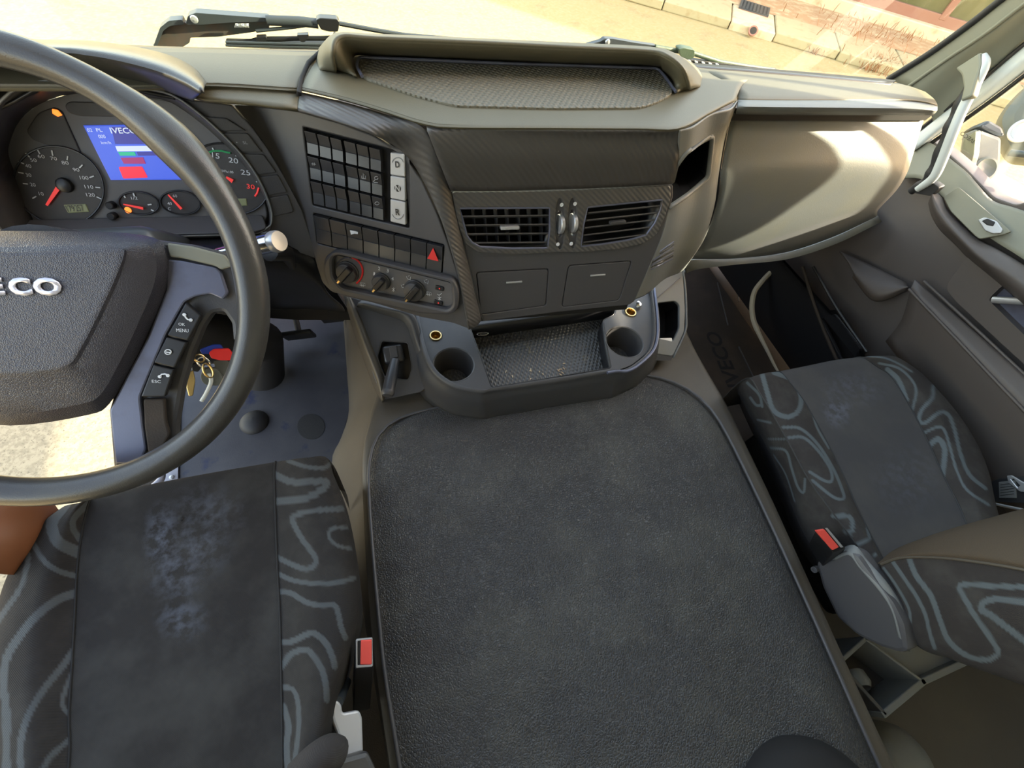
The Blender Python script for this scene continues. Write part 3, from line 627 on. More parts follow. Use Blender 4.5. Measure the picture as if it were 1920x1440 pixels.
sil = [(731, 283), (762, 286), (764, 425), (731, 417)]
for j, ch in enumerate('DNR'):
    q = quad(sil, .02, .9, .02 + j * .327, .02 + j * .327 + .315)
    o = plate('gear_button', SW, rnd(q, 2.5, 3), M['silver'], dash, thick=.010, lift=.0035, bevel=.0015); o['label'] = 'pale silver gear button marked ' + ch
    cx = sum(p[0] for p in q) / 4; cy = sum(p[1] for p in q) / 4
    ring = [SW.on(cx + dx, cy + dy, .004) for dx, dy in ell(0, 0, 11, 13, 20, 200 if j < 2 else 20, 340 if j < 2 else 160, 0)] if j != 1 else None
    if ring: MB().tube(ring, .0007, 6).build('button_arch', M['grey'], o)
    if j == 1: MB().lathe(SW.on(cx, cy, .0036), SW.n, [(.0050, 0), (.0050, .0004)], 20).build('button_disc', M['black'], o)
    b = MB(); txt(b, SW, ch, cx - 4, cy + 5, cx + 4, cy + 6, 11, .0045, bold=.02); b.build('button_letter', M['black'] if j != 1 else M['silver'], o, fix=False)
for i in range(8):
    q = quad(row8, .006 + i * .124, .006 + (i + .965) * .124, .04, .96)
    r = rocker('rocker_switch', SW, q, M['key'], dash)
    if i == 7:
        r['label'] = 'hazard light switch with a red triangle'
        MB().prism([SW.on(*p, .0058) for p in [(812, 465), (801, 485), (822, 490)]], -SW.n * .001).build('hazard_triangle', M['red'], r, smooth=False)
    if i == 2:
        r['label'] = 'horn switch with a white horn symbol'
        b = MB(); b.prism([SW.on(*p, .0058) for p in [(656, 432), (658, 440), (668, 437), (668, 434)]], -SW.n * .001).prism([SW.on(*p, .0058) for p in [(665, 434), (665, 438), (671, 439), (671, 435)]], -SW.n * .001); b.build('horn_symbol', M['white'], r, smooth=False)

# climate control panel
CP = SW.lifted(.006)
cc = thing('climate_control_panel', 'long rounded climate control panel with three knobs under the row of switches', 'control panel', SW.on(740, 600))
rim = [(622, 472), (640, 472), (850, 524), (860, 548), (858, 580), (846, 592), (790, 590), (640, 556), (614, 538), (604, 510), (606, 486)]
plate('bezel', CP, rnd(rim, 10, 5), M['fascia'], cc, holes=[rnd(clim, 7, 4)], thick=.02, lift=.008, bevel=.005)
plate('control_face', CP, rnd(inset(clim, 1.03), 7, 4), M['face'], cc, thick=.006, lift=-.004)
CF = CP.lifted(-.0038)
KN = [(653, 509, 22, -1), (716, 527, 18, 0), (778, 543, 22, 1)]
for x, y_, r, k in KN:
    c = CF.on(x, y_); rr_ = (CF.on(x + r, y_) - c).length * .82
    kn = MB().lathe(c, CF.n, [(rr_ * 1.08, 0), (rr_ * 1.08, .003), (rr_, .004), (rr_ * .95, .012), (rr_ * .88, .013)], 32).build('knob', M['plastic'], cc)
    a = (CF.on(x - 12, y_ + 14) - c).normalized(); s = CF.n.cross(a)
    MB().box(c + CF.n * .015, (a, s, CF.n), (rr_ * .98, rr_ * .32, .006)).build('knob_grip', M['black'], kn, bevel=.002)
    p = c + a * rr_ * .86 + CF.n * .0215; MB().box(p, (a, s, CF.n), (.003, .0014, .0004)).build('knob_pointer', M['gold'], kn, smooth=False)
b = MB(); b.tube([CF.on(x, y_, .0008) for x, y_ in ell(653, 509, 27, 27, 18, -75, 55)], .0016, 6).build('hot_scale', M['red'], cc)
b = MB(); b.tube([CF.on(x, y_, .0008) for x, y_ in ell(653, 509, 26, 26, 18, 170, 275)], .0010, 6).build('cold_scale', M['spoke'], cc)
b = MB()
for ch, u0, v0, u1, v1, h in [('1', 700, 516, 703, 517, 6), ('2', 709, 506, 713, 507, 6), ('3', 725, 510, 729, 511, 6), ('4', 734, 525, 738, 526, 6)]:
    txt(b, CF, ch, u0, v0, u1, v1, h, .0012)
seat_i = [[(-4, -3), (-2, 2), (3, 3)], [(-1, -3), (2, -4)], [(4, -2), (3, 5)]]; fan_i = [[(-3, -3), (3, 3)], [(3, -3), (-3, 3)], [(0, -4), (0, 4)]]; scr_i = [[(-5, 2), (-4, -3), (4, -2), (5, 3), (-5, 2)], [(-2, -1), (-2, 4)], [(1, 0), (1, 5)]]
for x, y_, ic_ in ((738, 543, fan_i), (756, 537, seat_i), (766, 521, seat_i), (799, 528, seat_i), (804, 550, scr_i), (680, 533, scr_i), (764, 562, seat_i), (824, 552, [[(-4, -1), (-1, 2), (4, -2)]]), (824, 560, fan_i)): icon(b, CF, x, y_, ic_, .0012, .00045)
b.build('printed_symbols', M['white'], cc, fix=False)
for x, y_, lb in ((824, 541, 'upper'), (822, 568, 'lower')):
    o = plate('push_button', CF, rnd([(x - 8, y_ - 6), (x + 8, y_ - 2), (x + 7, y_ + 6), (x - 9, y_ + 2)], 2), M['black'], cc, thick=.004, lift=.003)
    MB().lathe(CF.on(x, y_, .003), CF.n, [(.0012, 0), (.0012, .0005)], 10).build('indicator_lamp', M['needle'], o)

# ------------------------------------------------------------------ instrument binnacle
CL = Pl(Yp(0, 345, .715), Yp(430, 345, .70), Yp(200, 185, .755))
S2 = Pl(Yp(370, 200, .705), Yp(565, 395, .668), Yp(350, 440, .655))
ic = thing('instrument_cluster', 'instrument cluster with round dials and a blue screen behind the steering wheel', 'instrument cluster', CL.on(220, 430))
inner = [(20, 262), (38, 225), (75, 195), (140, 176), (260, 182), (320, 192), (365, 222), (405, 256), (445, 297), (474, 337), (492, 378), (497, 405), (488, 420), (440, 432), (95, 438), (62, 412), (30, 330), (16, 290)]
outer = [(-30, 260), (-10, 205), (40, 162), (130, 150), (262, 165), (322, 178), (371, 211), (413, 248), (454, 291), (484, 334), (504, 378), (510, 407), (500, 428), (440, 440), (60, 448), (10, 440), (-30, 370), (-40, 310)]
def loopskin(name, loops, m, parent, k=3, solid=.002, autos=60, cap=False):
    L = [up(l, k, True) for l in loops]; n = len(L[0]); vs = [p for l in L for p in l]
    fs = [(i * n + j, i * n + (j + 1) % n, (i + 1) * n + (j + 1) % n, (i + 1) * n + j) for i in range(len(L) - 1) for j in range(n)]
    if cap: fs.append(tuple((len(L) - 1) * n + j for j in range(n)))
    return mesh(name, vs, fs, m, parent, True, 0, solid, True, autos=autos)
loopskin('bezel', [[S2.on(*p, .004) for p in outer], [S2.on(a * .5 + c * .5, b_ * .5 + d * .5, -.02) for (a, b_), (c, d) in zip(outer, inner)], [CL.on(*p, .0) for p in inner]], M['plastic'], ic)
MB().tube(up([S2.on(*p, .006) for p in outer], 3, True), .0013, 8, True).build('bezel_edge', M['light'], ic)
plate('dial_panel', CL, rnd(inset(inner, 1.02), 8, 4), M['face'], ic, thick=.006)
plate('lower_ledge', Pl(CL.on(60, 412, .004), CL.on(490, 405, .004), S2.on(300, 438)), rnd([(40, 412), (492, 402), (500, 428), (470, 436), (70, 446)], 8, 4), M['fascia'], ic, thick=.006)
def gauge(name, cx, cy, rx, ry, rot, label, a):
    g = plate(name, CL, ell(cx, cy, rx, ry, 40, rot=rot), M['dial'], ic, thick=.004, lift=.002); g['label'] = label
    MB().tube([CL.on(x, y_, .003) for x, y_ in ell(cx, cy, rx, ry, 40, rot=rot)], .0012, 6, True).build('dial_ring', M['black'], g); return g
sp = gauge('speedometer', 110, 348, 86, 72, .35, 'large round speedometer with red needle near zero', 0)
b = MB()
nums = [('10', 74, 366, 83), ('20', 58, 349, 68), ('30', 50, 331, 60), ('40', 49, 314, 60), ('50', 58, 303, 70), ('60', 72, 296, 85), ('70', 96, 300, 108), ('80', 117, 308, 130), ('90', 138, 321, 150), ('100', 151, 336, 167), ('110', 160, 353, 176), ('120', 163, 368, 179)]
for s_, u0, v0, u1 in nums: txt(b, CL, s_, u0, v0, u1, v0 + .8, 6, .003)
tk = [((61, 372), (68, 368)), ((43, 344), (52, 345)), ((34, 323), (44, 325)), ((34, 303), (45, 307)), ((48, 287), (56, 295)), ((70, 280), (75, 289)), ((97, 282), (99, 292)), ((127, 293), (126, 300)), ((155, 309), (149, 315)), ((176, 330), (168, 333)), ((188, 352), (179, 351)), ((190, 373), (181, 369))]
for p, q in tk:
    a, c = CL.on(*p, .003), CL.on(*q, .003); x = (c - a).normalized(); b.box((a + c) / 2, (x, CL.n.cross(x), CL.n), ((c - a).length / 2, .0007, .0003))
b.build('numerals', M['white'], sp, fix=False)
def ndl(p, q, par, w=.0022):
    a, c = CL.on(*p, .006), CL.on(*q, .006); x = (c - a).normalized(); y = CL.n.cross(x)
    MB().add([a - y * w * 1.3, a + y * w * 1.3, c + y * w * .6, c - y * w * .6, a - y * w * 1.3 - CL.n * .001, a + y * w * 1.3 - CL.n * .001, c + y * w * .6 - CL.n * .001, c - y * w * .6 - CL.n * .001], [(0, 1, 2, 3), (7, 6, 5, 4), (0, 4, 5, 1), (1, 5, 6, 2), (2, 6, 7, 3), (3, 7, 4, 0)]).build('needle', M['needle'], par, smooth=False)
ndl((116, 341), (87, 385), sp)
MB().lathe(CL.on(122, 347, .002), CL.n, [(.010, 0), (.009, .005), (.007, .006)], 24).build('needle_hub', M['black'], sp)
o = plate('odometer_window', CL, rnd([(118, 384), (161, 382), (168, 398), (127, 400)], 2), M['lcd'], sp, thick=.003, lift=.003)
b = MB(); txt(b, CL, '179', 128, 397, 142, 396, 11, .0035); txt(b, CL, '257', 144, 396, 159, 395, 11, .0035); b.build('odometer_digits', M['dial'], sp, fix=False)
ta = gauge('tachometer', 428, 335, 80, 62, .5, 'round rev counter with green and red bands partly behind the wheel', 0)
b = MB()
for s_, u0, v0, u1, v1 in [('15', 398, 295, 412, 298), ('20', 429, 304, 447, 307), ('25', 452, 327, 470, 329), ('rpm', 414, 322, 425, 323), ('x100', 425, 324, 438, 325)]: txt(b, CL, s_, u0, v0, u1, v1, 9 if s_.isdigit() else 4, .003)
for p, q in [((398, 277), (402, 285)), ((444, 286), (442, 293)), ((462, 302), (459, 305)), ((475, 322), (470, 324)), ((484, 340), (480, 341))]:
    a, c = CL.on(*p, .003), CL.on(*q, .003); x = (c - a).normalized(); b.box((a + c) / 2, (x, CL.n.cross(x), CL.n), ((c - a).length / 2, .0007, .0003))
b.build('numerals', M['white'], ta, fix=False)
b = MB(); txt(b, CL, '30', 463, 353, 478, 355, 8, .003); b.tube([CL.on(x, y_, .003) for x, y_ in [(485, 352), (482, 362), (478, 368)]], .0012, 6); b.build('red_zone', M['needle'], ta, fix=False)
MB().tube([CL.on(x, y_, .003) for x, y_ in [(388, 287), (400, 283), (415, 283), (432, 287)]], .0014, 6).build('green_zone', M['green'], ta)
ndl((436, 340), (424, 332), ta); plate('clock_window', CL, [(445, 372), (462, 372), (464, 386), (448, 387)], M['lcd'], ta, thick=.003, lift=.003)
g = gauge('fuel_gauge', 260, 381, 38, 21, .12, 'small fuel gauge with an orange lamp', 0); ndl((268, 391), (231, 383), g, .0014)
MB().lathe(CL.on(240, 394, .003), CL.n, [(.0045, 0), (.004, .001)], 18).build('low_fuel_lamp', M['lamp'], g)
b = MB(); txt(b, CL, '1/2', 247, 374, 259, 374, 5, .003)
for p, q in [((250, 362), (252, 368)), ((284, 383), (277, 384)), ((283, 393), (289, 396)), ((233, 367), (235, 371))]:
    a, c = CL.on(*p, .003), CL.on(*q, .003); x = (c - a).normalized(); b.box((a + c) / 2, (x, CL.n.cross(x), CL.n), ((c - a).length / 2, .0009, .0003))
b.build('numerals', M['white'], g, fix=False)
g = gauge('temperature_gauge', 338, 380, 38, 22, .12, 'small temperature gauge with slanting red needle', 0); ndl((340, 392), (315, 365), g, .0014)
b = MB(); txt(b, CL, '60', 325, 370, 333, 370, 5, .003); txt(b, CL, '40', 315, 384, 323, 384, 5, .003); txt(b, CL, 'C', 316, 394, 321, 394, 5, .003); b.build('numerals', M['white'], g, fix=False)
for q_, l_ in (([(48, 245), (70, 212), (100, 200), (116, 208), (153, 290), (140, 291), (60, 262)], 'triangular warning lamp window'), ([(120, 198), (128, 190), (210, 192), (300, 200), (330, 226), (300, 220), (150, 218), (128, 212)], 'long warning lamp window'), ([(372, 262), (350, 240), (325, 230), (345, 262), (370, 290), (382, 280)], 'right warning lamp window')):
    o = plate('warning_window', CL, rnd(q_, 7, 4), M['dial'], ic, thick=.003, lift=.002); o['label'] = l_
    if 'tri' in l_: plate('engine_lamp', CL, rnd([(97, 204), (108, 206), (117, 216), (108, 219), (98, 213)], 2), M['lamp'], o, thick=.001, lift=.0032)
for x, y_ in ((211, 384), (214, 404)): MB().lathe(CL.on(x, y_), CL.n, [(.0055, 0), (.005, .010), (.004, .011)], 20).build('trip_knob', M['black'], ic)
sc = plate('display_screen', CL, [(155, 235), (330, 232), (390, 337), (207, 338)], M['scr'], ic, thick=.004, lift=.003); sc['label'] = 'lit blue information screen'
def sq(q, m, nm): return plate(nm, CL, q, M[m], sc, thick=.0012, lift=.0042, bevel=.0002)
sq([(208, 238), (300, 236), (330, 270), (216, 270)], 'scr2', 'title_bar')
sq([(216, 274), (320, 273), (325, 283), (220, 284)], 'scrw', 'scale_bar'); sq([(221, 285), (252, 285), (255, 292), (225, 292)], 'scrg', 'green_bar'); sq([(256, 285), (330, 284), (334, 291), (259, 292)], 'scr2', 'dark_bar')
sq([(226, 296), (268, 295), (273, 307), (232, 307)], 'scrm', 'maroon_box'); sq(rnd([(222, 313), (266, 312), (277, 333), (231, 335)], 3), 'scrr', 'red_box')
b = MB(); txt(b, CL, 'IVECO', 209, 250, 258, 250, 10, .006, bold=.015); txt(b, CL, 'km/h', 191, 270, 209, 270, 5, .006); txt(b, CL, '02', 165, 247, 174, 247, 6, .006); txt(b, CL, 'PL', 182, 247, 193, 247, 6, .006); txt(b, CL, '000', 186, 259, 199, 259, 6, .006); b.build('screen_lettering', M['scrw'], sc, fix=False)
# blank buttons stepping down the right of the bezel
bl = [[(372, 218), (424, 222), (462, 246), (414, 246)], [(416, 250), (464, 250), (492, 286), (453, 285)], [(455, 289), (494, 290), (519, 324), (484, 328)], [(486, 332), (521, 328), (539, 361), (503, 367)], [(505, 371), (540, 365), (551, 398), (512, 407)]]
plate('button_surround', S2, rnd([(360, 188), (434, 197), (472, 238), (502, 280), (532, 330), (566, 394), (588, 462), (592, 485), (540, 468), (505, 440), (511, 408), (504, 378), (484, 334), (454, 291), (413, 248), (371, 212), (322, 180)], 4, 3), M['fascia'], ic, thick=.008)
for i, q in enumerate(bl):
    o = plate('blank_button', S2, rnd(q, 4, 3), M['plastic'], ic, thick=.006, lift=.003, bevel=.0014)
    if i == 1:
        b = MB(); txt(b, S2, 'SL', 456, 270, 465, 270, 5, .0035); b.lathe(S2.on(444, 267, .003), S2.n, [(.0008, 0), (.0008, .0004)], 8); b.build('button_text', M['grey'], o, fix=False); o['label'] = 'blank button printed SL'
# hooded brow over the cluster
loft('binnacle_hood', [lz([(-330, 70), (70, 74), (160, 76), (245, 86), (320, 104), (365, 128), (388, 155)], .838), lz([(-330, 76), (72, 80), (165, 84), (240, 95), (310, 114), (355, 137), (384, 160)], .866),
      lz([(-330, 96), (80, 98), (165, 104), (235, 117), (300, 135), (345, 155), (376, 174)], .868), lz([(-330, 118), (85, 122), (170, 130), (235, 142), (290, 155), (335, 172), (364, 187)], .84),
      lz([(-330, 150), (60, 140), (150, 148), (225, 158), (285, 168), (328, 180), (361, 190)], .81)], M['wheel'], dash, m=4, n=5)
# lower dash under the cluster and knee panel
loft('knee_panel', [[S2.on(-60, 452), S2.on(200, 450), S2.on(400, 445), S2.on(500, 438), S2.on(545, 462), S2.on(600, 490)], [Yp(-60, 480, .62), Yp(200, 480, .62), Yp(400, 480, .62), Yp(505, 490, .62), Yp(570, 510, .63), Yp(612, 548, .65)],
      [Yp(-60, 560, .70), Yp(200, 560, .70), Yp(400, 560, .70), Yp(505, 560, .70), Yp(580, 562, .70), Yp(640, 575, .70)], [Yp(a, 590, .90) for a in (-60, 200, 400, 505, 580, 650)]], M['black'], dash, m=4, n=4)

b = MB(); b.prism([Yp(*p, .80) for p in [(-40, 455), (520, 440), (600, 500), (665, 600), (560, 600), (-40, 560)]], (0, .01, 0)); b.build('lower_shroud', M['blackm'], dash, smooth=False)

loft('binnacle_lining', [lz([(-330, 150), (60, 141), (150, 149), (225, 159), (285, 169), (328, 181)], .812), [S2.on(*p, -.004) for p in [(-200, 230), (-20, 205), (70, 162), (150, 153), (240, 164), (318, 179)]]], M['black'], dash, m=2, n=5)
# ================================================================== tunnel, tray console, floors
tun = thing('engine_tunnel', 'broad grey engine tunnel rising between the two seats with a leatherette mat on top', 'engine cover', (.33, .3, 0))
colA = [Z(a, c, z) for a, c, z in [(641, 562, .01), (650, 690, .01), (654, 770, .01), (640, 820, .01), (622, 872, .01), (650, 1000, .01), (680, 1150, .01), (705, 1260, .01), (740, 1450, .01)]]
colB = lz([(668, 570), (690, 650), (705, 720), (692, 780), (682, 850), (686, 950), (696, 1100), (708, 1245), (738, 1450)], .262)
colC = lz([(690, 575), (712, 660), (728, 735), (712, 790), (696, 850), (697, 950), (706, 1100), (722, 1245), (752, 1450)], .290)
colM = lz([(1000, 560), (1010, 650), (1020, 700), (1030, 760), (1050, 840), (1080, 950), (1110, 1100), (1130, 1245), (1180, 1450)], .297)
colD = lz([(1245, 560), (1272, 640), (1300, 700), (1335, 765), (1372, 840), (1425, 950), (1492, 1100), (1560, 1255), (1650, 1450)], .290)
colE = lz([(1258, 560), (1288, 640), (1320, 700), (1358, 765), (1393, 840), (1444, 950), (1510, 1100), (1576, 1250), (1664, 1450)], .262)
for c in (colA, colB, colC, colM, colD, colE): c.append(c[-1] + (c[-1] - c[-2]).normalized() * .34)
colF = [p + Vector((.035, 0, -.25)) for p in colE]
loft('tunnel_cover', [colA, [a.lerp(b_, .5) + Vector((-.008, 0, 0)) for a, b_ in zip(colA, colB)], colB, colC, [a.lerp(b_, .5) for a, b_ in zip(colC, colM)], colM, [a.lerp(b_, .5) for a, b_ in zip(colM, colD)], colD, colE, colF], M['tunnel'], tun, m=4, n=4, solid=0, autos=80)
Lc = [(850, 760), (790, 773), (745, 788), (712, 815), (695, 858), (692, 920), (700, 1040), (711, 1160), (722, 1262), (752, 1450)]
Rc = [(1130, 705), (1190, 703), (1245, 712), (1295, 735), (1335, 772), (1372, 835), (1442, 980), (1515, 1140), (1572, 1268), (1652, 1450)]
Lq = lz(Lc, .303); Rq = lz(Rc, .303); Lq.append(Lq[-1] + (Lq[-1] - Lq[-2]).normalized() * .30); Rq.append(Rq[-1] + (Rq[-1] - Rq[-2]).normalized() * .30)
Lp = even(Lq, 36); Rp = even(Rq, 36); rows = []
for i, (a, c) in enumerate(zip(Lp, Rp)):
    r = []
    for j in range(25):
        t = j / 24; p = a.lerp(c, t); e = min(t, 1 - t) * 24; p.z += .008 * min(e, 1.6) / 1.6 + .004 * math.sin(p.x * 17 + p.y * 6) * math.sin(p.y * 13 + 1) * min(e / 4, 1); p.z -= .005 if e == 0 else 0
        if e == 0: p = p + (a - c).normalized() * (.004 if j == 0 else -.004)
        r.append(p)
    rows.append(r)
rows.insert(0, [p + Vector((0, .004, -.010)) for p in rows[0]])
loft('tunnel_mat', rows, M['leather'], tun, m=2, n=2, solid=0, autos=80)
MB().tube([p + Vector((0, 0, .003)) for p in Lp], .0032).tube([p + Vector((0, 0, .003)) for p in Rp], .0032).tube([rows[0][j] + Vector((0, 0, .006)) for j in range(25)], .003).build('mat_piping', M['fascia'], tun)

# ------------------------------------------------------------------ tray console
TZ = .392
con = thing('tray_console', 'black moulded tray console with two cup holders bulging out below the centre stack', 'console', Z(1000, 700, .30))
TP = Pl(Z(900, 640, TZ), Z(1150, 640, TZ), Z(1000, 700, TZ))
def ctr(u, v, ru):
    c = Z(u, v, TZ); r = (Z(u + ru, v, TZ) - c).length; return c, r
cups = [ctr(851, 683, 37), ctr(1171, 640, 33)]; socks = [ctr(817, 630, 11.5), ctr(1182, 586, 10)]
def circ(c, r, n=32): return [c + Vector((math.cos(2 * math.pi * i / n), math.sin(2 * math.pi * i / n), 0)) * r for i in range(n)]
bay = [(880, 612), (1156, 574), (1152, 590), (1131, 600), (1136, 640), (1146, 690), (922, 727), (905, 680)]
topo = [(778, 590), (800, 560), (1000, 545), (1200, 515), (1222, 560), (1228, 600), (1226, 640), (1214, 662), (1184, 685), (1160, 694), (1146, 696), (919, 730), (905, 733), (866, 728), (836, 716), (815, 696), (802, 676), (790, 630)]
plate('tray_top', TP, [TP.on(*p) for p in rnd(topo, 6, 3)], M['plastic'], con, holes=[circ(*cups[0]), circ(*cups[1]), circ(*socks[0]), circ(*socks[1]), [TP.on(*p) for p in rnd(bay, 5, 4)]], thick=.006, bevel=.002, world=True)
for c, r in cups:
    MB().lathe(c - Vector((0, 0, .001)), Vector((0, 0, 1)), [(0, -.066), (r * .80, -.066), (r * .86, -.062), (r * .98, -.004), (r, 0), (r + .0025, .0015), (r + .004, 0)], 40, cap=(0, 0)).build('cup_holder', M['plastic'], con)
    MB().lathe(c, Vector((0, 0, 1)), [(r * .74, -.0655), (r * .74, -.063), (0, -.063)], 30, cap=(0, 0)).build('cup_mat', M['basket'], con)
for c, r in socks:
    s = MB().lathe(c, Vector((0, 0, 1)), [(r * .68, -.026), (r * .72, -.001), (r * .8, .003), (r * .98, .003), (r * 1.02, 0)], 30, cap=(0, 0)).build('power_socket', M['gold'], con)
    MB().lathe(c, Vector((0, 0, 1)), [(0, -.025), (r * .68, -.025)], 20, cap=(0, 0)).lathe(c, Vector((0, 0, 1)), [(0, -.018), (.0025, -.018), (.0025, -.025)], 12, cap=(0, 0)).build('socket_contact', M['gold'], s)
ww = [TP.on(*p) for p in rnd(bay, 5, 4)]; dn = [p + Vector((0, 0, -.045)) for p in ww]; n = len(ww)
b = MB(); b.add(ww + dn, [(i, (i + 1) % n, (i + 1) % n + n, i + n) for i in range(n)]); b.build('tray_well', M['black'], con, solid=.0015)
b = MB(); b.prism([p + Vector((0, 0, .003)) for p in dn], (0, 0, -.004)); b.build('tray_mat', M['basket'], con, smooth=False)
# tray front wall with rolled rim
rimt = [(779, 585), (786, 620), (796, 662), (812, 694), (838, 716), (866, 728), (905, 734), (919, 731), (960, 725), (1040, 713), (1135, 698), (1147, 696), (1159, 695), (1173, 695), (1193, 685), (1220, 660), (1230, 632), (1230, 590), (1224, 540)]
botm = [(752, 640), (764, 680), (776, 715), (796, 748), (833, 774), (866, 786), (908, 791), (924, 787), (968, 780), (1045, 767), (1136, 752), (1147, 751), (1160, 744), (1175, 737), (1200, 722), (1226, 690), (1236, 660), (1238, 620), (1236, 570)]
r0 = [p + Vector((0, 0, 0)) for p in lz(rimt, .400)]
cc_ = Z(1010, 640, .4)
def out(p, d): q = (p - cc_); q.z = 0; return p + q.normalized() * d
r00 = [out(p, -.006) for p in r0]; r000 = [out(p, -.0075) + Vector((0, 0, -.012)) for p in r0]
rb = lz(botm, .300)
rm = [out(a.lerp(c, .35), .004) for a, c in zip(r0, rb)]
loft('tray_front_wall', [r000, [p + Vector((0, 0, .001)) for p in r00], [out(p, .002) + Vector((0, 0, -.002)) for p in r0], [out(p, .004) + Vector((0, 0, -.012)) for p in r0], rm, rb], M['plastic'], con, m=4, n=3, autos=50)
MB().tube(up([out(p, .004) + Vector((0, 0, .001)) for p in r0[10:]], 4), .0035).build('tray_rim', M['spoke'], con)
# clip lying in the tray corner
b = MB(); k = [(896, 625), (910, 623), (916, 625), (912, 628), (898, 629), (894, 627)]
cl = b.tube([Z(a, c, TZ + .002) for a, c in k], .0009, 6, True).tube([Z(900, 627, TZ + .002), Z(911, 625, TZ + .002)], .0008, 6).build('paper_clip', M['chrome'])
tag(cl, 'tiny bright wire clip at the rear left corner of the tray', 'clip')
q = MB().lathe(Z(1196, 572, TZ + .004), Vector((.3, -.6, .7)), [(.009, 0), (.010, .003), (.006, .008), (.004, .009)], 20).build('socket_cap', M['chrome']); tag(q, 'small chrome socket cap beside the right power socket', 'socket cap')
# crumbs in the tray
random.seed(9); b = MB()
for i in range(16):
    t = random.random(); u, v = 1010 + random.gauss(0, 40), 690 + random.gauss(0, 14); p = Z(u, v, TZ - .041); b.box(p, (Vector((math.cos(t * 6), math.sin(t * 6), 0)), Vector((-math.sin(t * 6), math.cos(t * 6), 0)), AX[2]), (.0018 * (1 + t), .0008, .0005))
tag(b.build('crumbs', M['ledge'], smooth=False), 'scattered pale crumbs and dust on the tray mat', 'crumbs', kind='stuff')

# side holder on the right of the console
KP = Pl(Z(1232, 567, .385), Z(1274, 570, .375), Z(1240, 640, .345))
hold = thing('side_holder', 'upright grey oblong holder with a dark opening right of the tray console', 'holder', Z(1250, 670, .30))
plate('holder_frame', KP, rnd([(1221, 536), (1276, 495), (1281, 515), (1285, 582), (1283, 622), (1262, 668), (1229, 663), (1231, 600)], 5), M['light'], hold, holes=[rnd([(1233, 568), (1266, 564), (1274, 572), (1274, 615), (1262, 640), (1234, 634)], 4)], thick=.008, bevel=.002, lift=.004)
q = [KP.on(*p) for p in rnd([(1231, 566), (1268, 562), (1276, 572), (1276, 615), (1262, 642), (1232, 636)], 4)]; n = len(q); b = MB(); k = [p - KP.n * .06 for p in q]
b.add(q + k, [(i, (i + 1) % n, (i + 1) % n + n, i + n) for i in range(n)] + [tuple(range(n, 2 * n))]); b.build('holder_well', M['black'], hold, smooth=False, solid=.001)
plate('holder_lip', KP, rnd([(1234, 634), (1260, 633), (1262, 643), (1232, 650)], 2), M['satin'], hold, thick=.006, lift=.001)
b = MB(); b.prism([KP.on(*p, .002) for p in [(1229, 656), (1264, 652), (1283, 620), (1258, 676), (1222, 676)]], Vector((0, .03, -.03))); b.build('holder_foot', M['deep'], hold, smooth=False)
loft('holder_cheek', [[KP.on(*p, .004) for p in [(1278, 496), (1284, 540), (1286, 590), (1284, 622), (1262, 670)]], [KP.on(*p, .004) + Vector((.012, .03, -.03)) for p in [(1278, 496), (1284, 540), (1286, 590), (1284, 622), (1262, 670)]]], M['light'], hold, m=2)
MB().tube([KP.on(*p, .005) for p in [(1231, 560), (1276, 521)]], .0012, 6).build('holder_groove', M['black'], hold)

# parking brake panel and lever at the left of the console
HB = Pl(Z(669, 582, .41), Z(773, 627, .39), Z(740, 735, .325))
pb = thing('parking_brake', 'black parking brake lever standing in a recess left of the tray console', 'brake lever', Z(735, 745, .30))
plate('recess_panel', HB, rnd([(655, 556), (720, 575), (765, 592), (790, 660), (806, 720), (790, 735), (719, 750), (700, 705), (672, 600)], 4), M['fascia'], pb, holes=[rnd([(716, 640), (764, 643), (772, 690), (765, 712), (722, 706), (708, 670)], 5)], thick=.008)
b = MB(); q = [HB.on(*p) for p in rnd([(714, 638), (766, 641), (774, 690), (766, 714), (720, 708), (706, 670)], 4)]; n = len(q); k = [p - HB.n * .03 for p in q]
b.add(q + k, [(i, (i + 1) % n, (i + 1) % n + n, i + n) for i in range(n)] + [tuple(range(n, 2 * n))]); b.build('lever_well', M['black'], pb, smooth=False, solid=.001)
MB().box(HB.on(738, 664, -.004), (HB.e, HB.f, HB.n), (.021, .019, .009)).build('lever_boot', M['key'], pb, bevel=.006)
MB().box(HB.on(738, 660, .006), (HB.e, HB.f, HB.n), (.008, .013, .002)).build('boot_clip', M['plastic'], pb, bevel=.001)
a = HB.on(741, 675, .010); c = Z(728, 733, .365)
lv = MB().tube([a, a.lerp(c, .3), a.lerp(c, .7), c], [.0095, .011, .0125, .0125], 16, flat=(HB.n, .8)).build('lever_grip', M['key'], pb)
MB().tube([c, c + (c - a).normalized() * .006, c + (c - a).normalized() * .011], [.0128, .0130, .0095], 16, flat=(HB.n, .8)).build('lever_cap', M['plastic'], pb)
# beams either side of the recess
loft('left_beam', [[HB.on(*p, -.004) for p in [(655, 552), (680, 600), (700, 650), (720, 702), (722, 748)]], [HB.on(*p, .010) for p in [(654, 550), (672, 596), (692, 650), (714, 706), (719, 750)]], [HB.on(*p, .006) for p in [(648, 552), (664, 600), (684, 655), (706, 712), (716, 752)]], [HB.on(*p, -.05) for p in [(644, 556), (660, 610), (680, 670), (702, 728), (716, 756)]]], M['tunnel'], pb, m=4, n=5)
loft('right_beam', [[HB.on(*p, -.002) for p in [(668, 575), (715, 590), (756, 606), (772, 640), (786, 690), (797, 730)]], [HB.on(*p, .014) for p in [(672, 568), (720, 580), (765, 594), (782, 640), (795, 680), (806, 712)]], [HB.on(*p, .010) for p in [(680, 562), (730, 574), (774, 588), (790, 630), (802, 668), (814, 700)]]], M['plastic'], pb, m=4, n=5)

